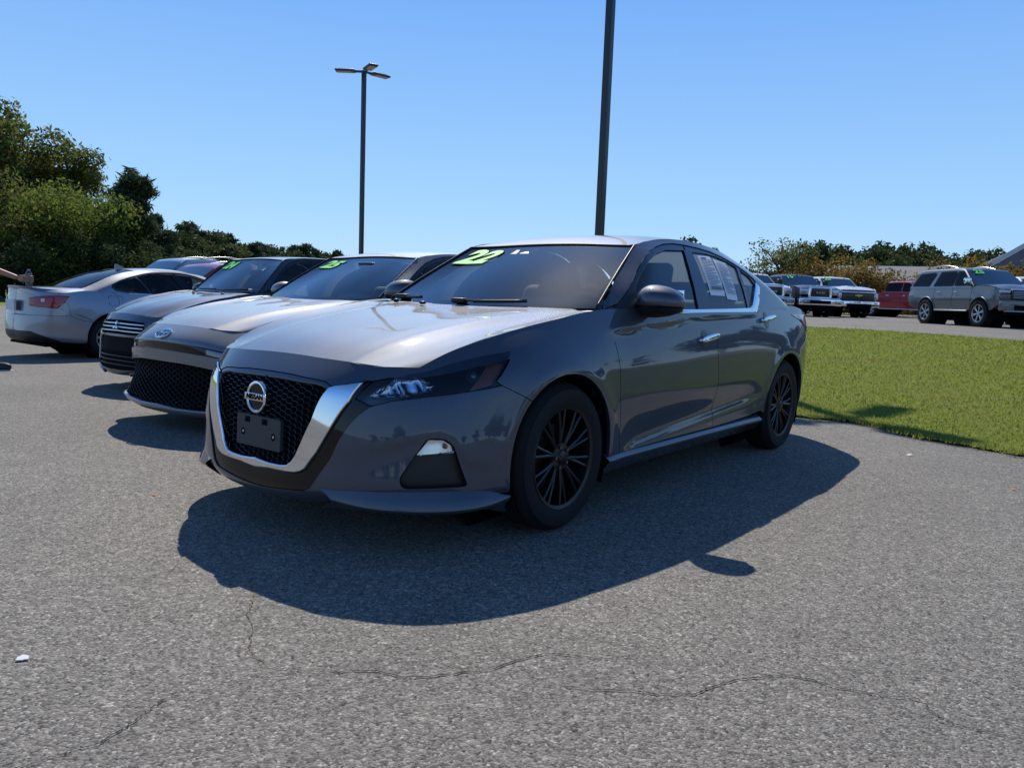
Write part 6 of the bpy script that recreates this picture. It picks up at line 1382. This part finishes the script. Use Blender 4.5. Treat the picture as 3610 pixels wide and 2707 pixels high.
# white cars across the lot behind the photographer, mirrored in the chrome
for i,(x,y) in enumerate([(24,9),(24.3,12),(23.8,15),(24.2,18),(24,21),(24,5.5)]):
    if i==0: w0=boxy('parked_suv','white SUV in the facing row across the lot, out of view','SUV',(x,y,0),math.pi,WPAINT,cross(),'white cars in the facing row')
    else: c=copy_tree(w0); c.location=(x,y,0)
plant('field_tree',PV[5],40,24,'round tree behind the facing row of white cars','tree',0,.9)
# ------------------------------------------------------------------ the person at the left edge
def person():
    T=thing('person','person in dark shirt and shorts walking in from the left, bottle in outstretched hand','person',(.565,-8.795,-.14),math.radians(128))
    # local: x forward, y left
    J=dict(pel=(0,0,.94),sp=(.02,0,1.15),ch=(.03,0,1.36),nk=(.02,0,1.50),hd=(.05,0,1.60),
      lh=(0,.10,.90),lk=(.02,.11,.50),la=(-.24,.11,.14),lt=(-.12,.12,.05),rh=(0,-.10,.90),rk=(.22,-.13,.53),ra=(.27,-.16,.12),rt=(.42,-.17,.06),
      ls=(.02,.19,1.42),le=(-.10,.24,1.14),lw=(-.14,.20,.90),rs=(.02,-.19,1.42),re=(.35,-.20,1.29),rw=(.63,-.15,1.19))
    def skin(name,chain,rad,m,par,sub=2):
        pts=[];ed=[];r=[]
        ix={}
        for a,b in chain:
            for k in (a,b):
                if k not in ix: ix[k]=len(pts); pts.append(J[k] if isinstance(k,str) else k); r.append(rad[k])
            ed.append((ix[a],ix[b]))
        me=bpy.data.meshes.new(name); me.from_pydata([tuple(p) for p in pts],ed,[]); o=put(name,me); md=o.modifiers.new('skin','SKIN')
        for i,v in enumerate(me.skin_vertices[0].data): v.radius=r[i] if isinstance(r[i],tuple) else (r[i],r[i]); v.use_root=(i==0)
        sb=o.modifiers.new('sub','SUBSURF'); sb.levels=sub; sb.render_levels=sub; bpy.context.view_layer.update()
        m2=bpy.data.meshes.new_from_object(o.evaluated_get(bpy.context.evaluated_depsgraph_get())); bpy.data.objects.remove(o); m2.polygons.foreach_set('use_smooth',[True]*len(m2.polygons)); m2.materials.clear(); m2.materials.append(m); return put(name,m2,par)
    SK=mat('skin',(.36,.19,.125),.5); SH=mat('navy shirt',(.012,.014,.024),.8); ST=mat('dark shorts',(.02,.02,.024),.85)
    rad={k:.05 for k in J}; rad.update(pel=(.15,.11),sp=(.145,.10),ch=(.165,.11),nk=.056,hd=.06,lh=.085,rh=.085,lk=.058,rk=.058,la=.036,ra=.036,lt=.034,rt=.034,ls=.058,rs=.058,le=.041,re=.044,lw=.027,rw=.031)
    body=skin('body',[('pel','sp'),('sp','ch'),('ch','nk'),('nk','hd'),('pel','lh'),('lh','lk'),('lk','la'),('la','lt'),('pel','rh'),('rh','rk'),('rk','ra'),('ra','rt'),('ch','ls'),('ls','le'),('le','lw'),('ch','rs'),('rs','re'),('re','rw')],rad,SK,T)
    # head with face and hair
    mb=MB(); egg(mb,(.06,0,1.66),(.20,.155,.235),18,p=2.1); egg(mb,(.10,0,1.585),(.10,.10,.08),10,p=2.2); egg(mb,(.165,0,1.645),(.035,.03,.05),8,p=2)
    for y in (-.08,.08): egg(mb,(.055,y,1.645),(.045,.02,.065),8,p=2)
    hd=mb.build('head',SK,T)
    mb=MB()
    for y in (-.034,.034): egg(mb,(.150,y,1.668),(.014,.028,.014),8,p=2)
    egg(mb,(.152,0,1.598),(.016,.05,.010),8,p=2); mb.build('face_features',mat('eye dark',(.03,.02,.018),.4),hd)
    mb=MB(); egg(mb,(.035,0,1.705),(.215,.17,.19),16,p=2.1,cut=-1); mb.build('hair',mat('brown hair',(.03,.02,.013),.7),hd)
    J2=dict(J); r2={'pel':(.17,.13),'sp':(.165,.12),'ch':(.185,.13),'ls':.075,'rs':.075}
    J['lse']=tuple(np.array(J['ls'])*.35+np.array(J['le'])*.65); J['rse']=tuple(np.array(J['rs'])*.22+np.array(J['re'])*.78); r2.update(lse=.066,rse=.062)
    skin('shirt',[('pel','sp'),('sp','ch'),('ch','ls'),('ls','lse'),('ch','rs'),('rs','rse')],r2,SH,T)
    J['lke']=tuple(np.array(J['lh'])*.2+np.array(J['lk'])*.8); J['rke']=tuple(np.array(J['rh'])*.2+np.array(J['rk'])*.8)
    skin('shorts',[('pel','lh'),('lh','lke'),('pel','rh'),('rh','rke')],dict(pel=(.17,.125),lh=.105,rh=.105,lke=.085,rke=.085),ST,T)
    # shoes
    for (a,rot) in (('ra',0),('la',.5)):
        p=np.array(J[a]); c,s_=math.cos(rot),math.sin(rot); R_=np.array([[c,0,s_],[0,1,0],[-s_,0,c]]); b=p-[0,0,.06]
        mb=MB(); egg(mb,b+R_@np.array([.09,0,0]),(.30,.105,.115),14,R=R_,p=2.8); egg(mb,b+R_@np.array([.0,0,.035]),(.13,.095,.12),10,R=R_,p=2.6); sh=mb.build('shoe',mat('black shoe',(.02,.02,.022),.6),T)
        mb=MB(); rbox(mb,b+R_@np.array([.09,0,-.05]),(.31,.108,.03),.014,R=R_); mb.build('sole',mat('pale sole',(.42,.42,.42),.6),sh)
    # right hand round a bottle
    w=np.array(J['rw']); c=w+np.array([.125,.012,.0]); 
    mb=MB(); egg(mb,w+[.045,-.006,-.002],(.10,.042,.085),12,p=2.4); mb.build('palm',SK,T)
    for k in range(4):
        z=.032-.022*k; L=[.98,1.05,1.0,.82][k]; r=.037; P=[w+[.075,-.022,z]]
        for t in np.linspace(-2.0,.55*L,5): P.append(c+[r*1.18*math.cos(t)*1.0,r*1.18*math.sin(t),z-.004])
        mb=MB(); tube(mb,curve(P,10),np.linspace(.0095,.007,10),7); mb.build('finger',SK,T)
    mb=MB(); tube(mb,curve([w+[.05,.022,.03],w+[.085,.040,.045],c+[-.012,.041,.052],c+[.02,.036,.048]],9),np.linspace(.012,.008,9),7); mb.build('thumb',SK,T)
    M=T.matrix_basis; bpy.context.view_layer.update(); wc=T.matrix_world@Vector(c)
    b=thing('water_bottle','clear plastic bottle with violet cap and label held in the outstretched hand','bottle',wc)
    mb=MB(); lathe(mb,[(.001,-.115),(.030,-.115),(.034,-.105),(.034,-.05),(.031,-.045),(.034,-.035),(.034,.05),(.030,.075),(.016,.092),(.014,.10)],20,axis='z'); mb.build('bottle_body',glass('bottle plastic',(.80,.78,.86),refl=1.5),b)
    mb=MB(); lathe(mb,[(.0345,-.045),(.0348,.02)],20,axis='z'); mb.build('bottle_label',mat('violet label',(.38,.25,.50),.5),b)
    mb=MB(); lathe(mb,[(.016,.095),(.0165,.115),(.001,.116)],14,axis='z'); mb.build('bottle_cap',mat('violet cap',(.25,.18,.50),.4),b)
person()
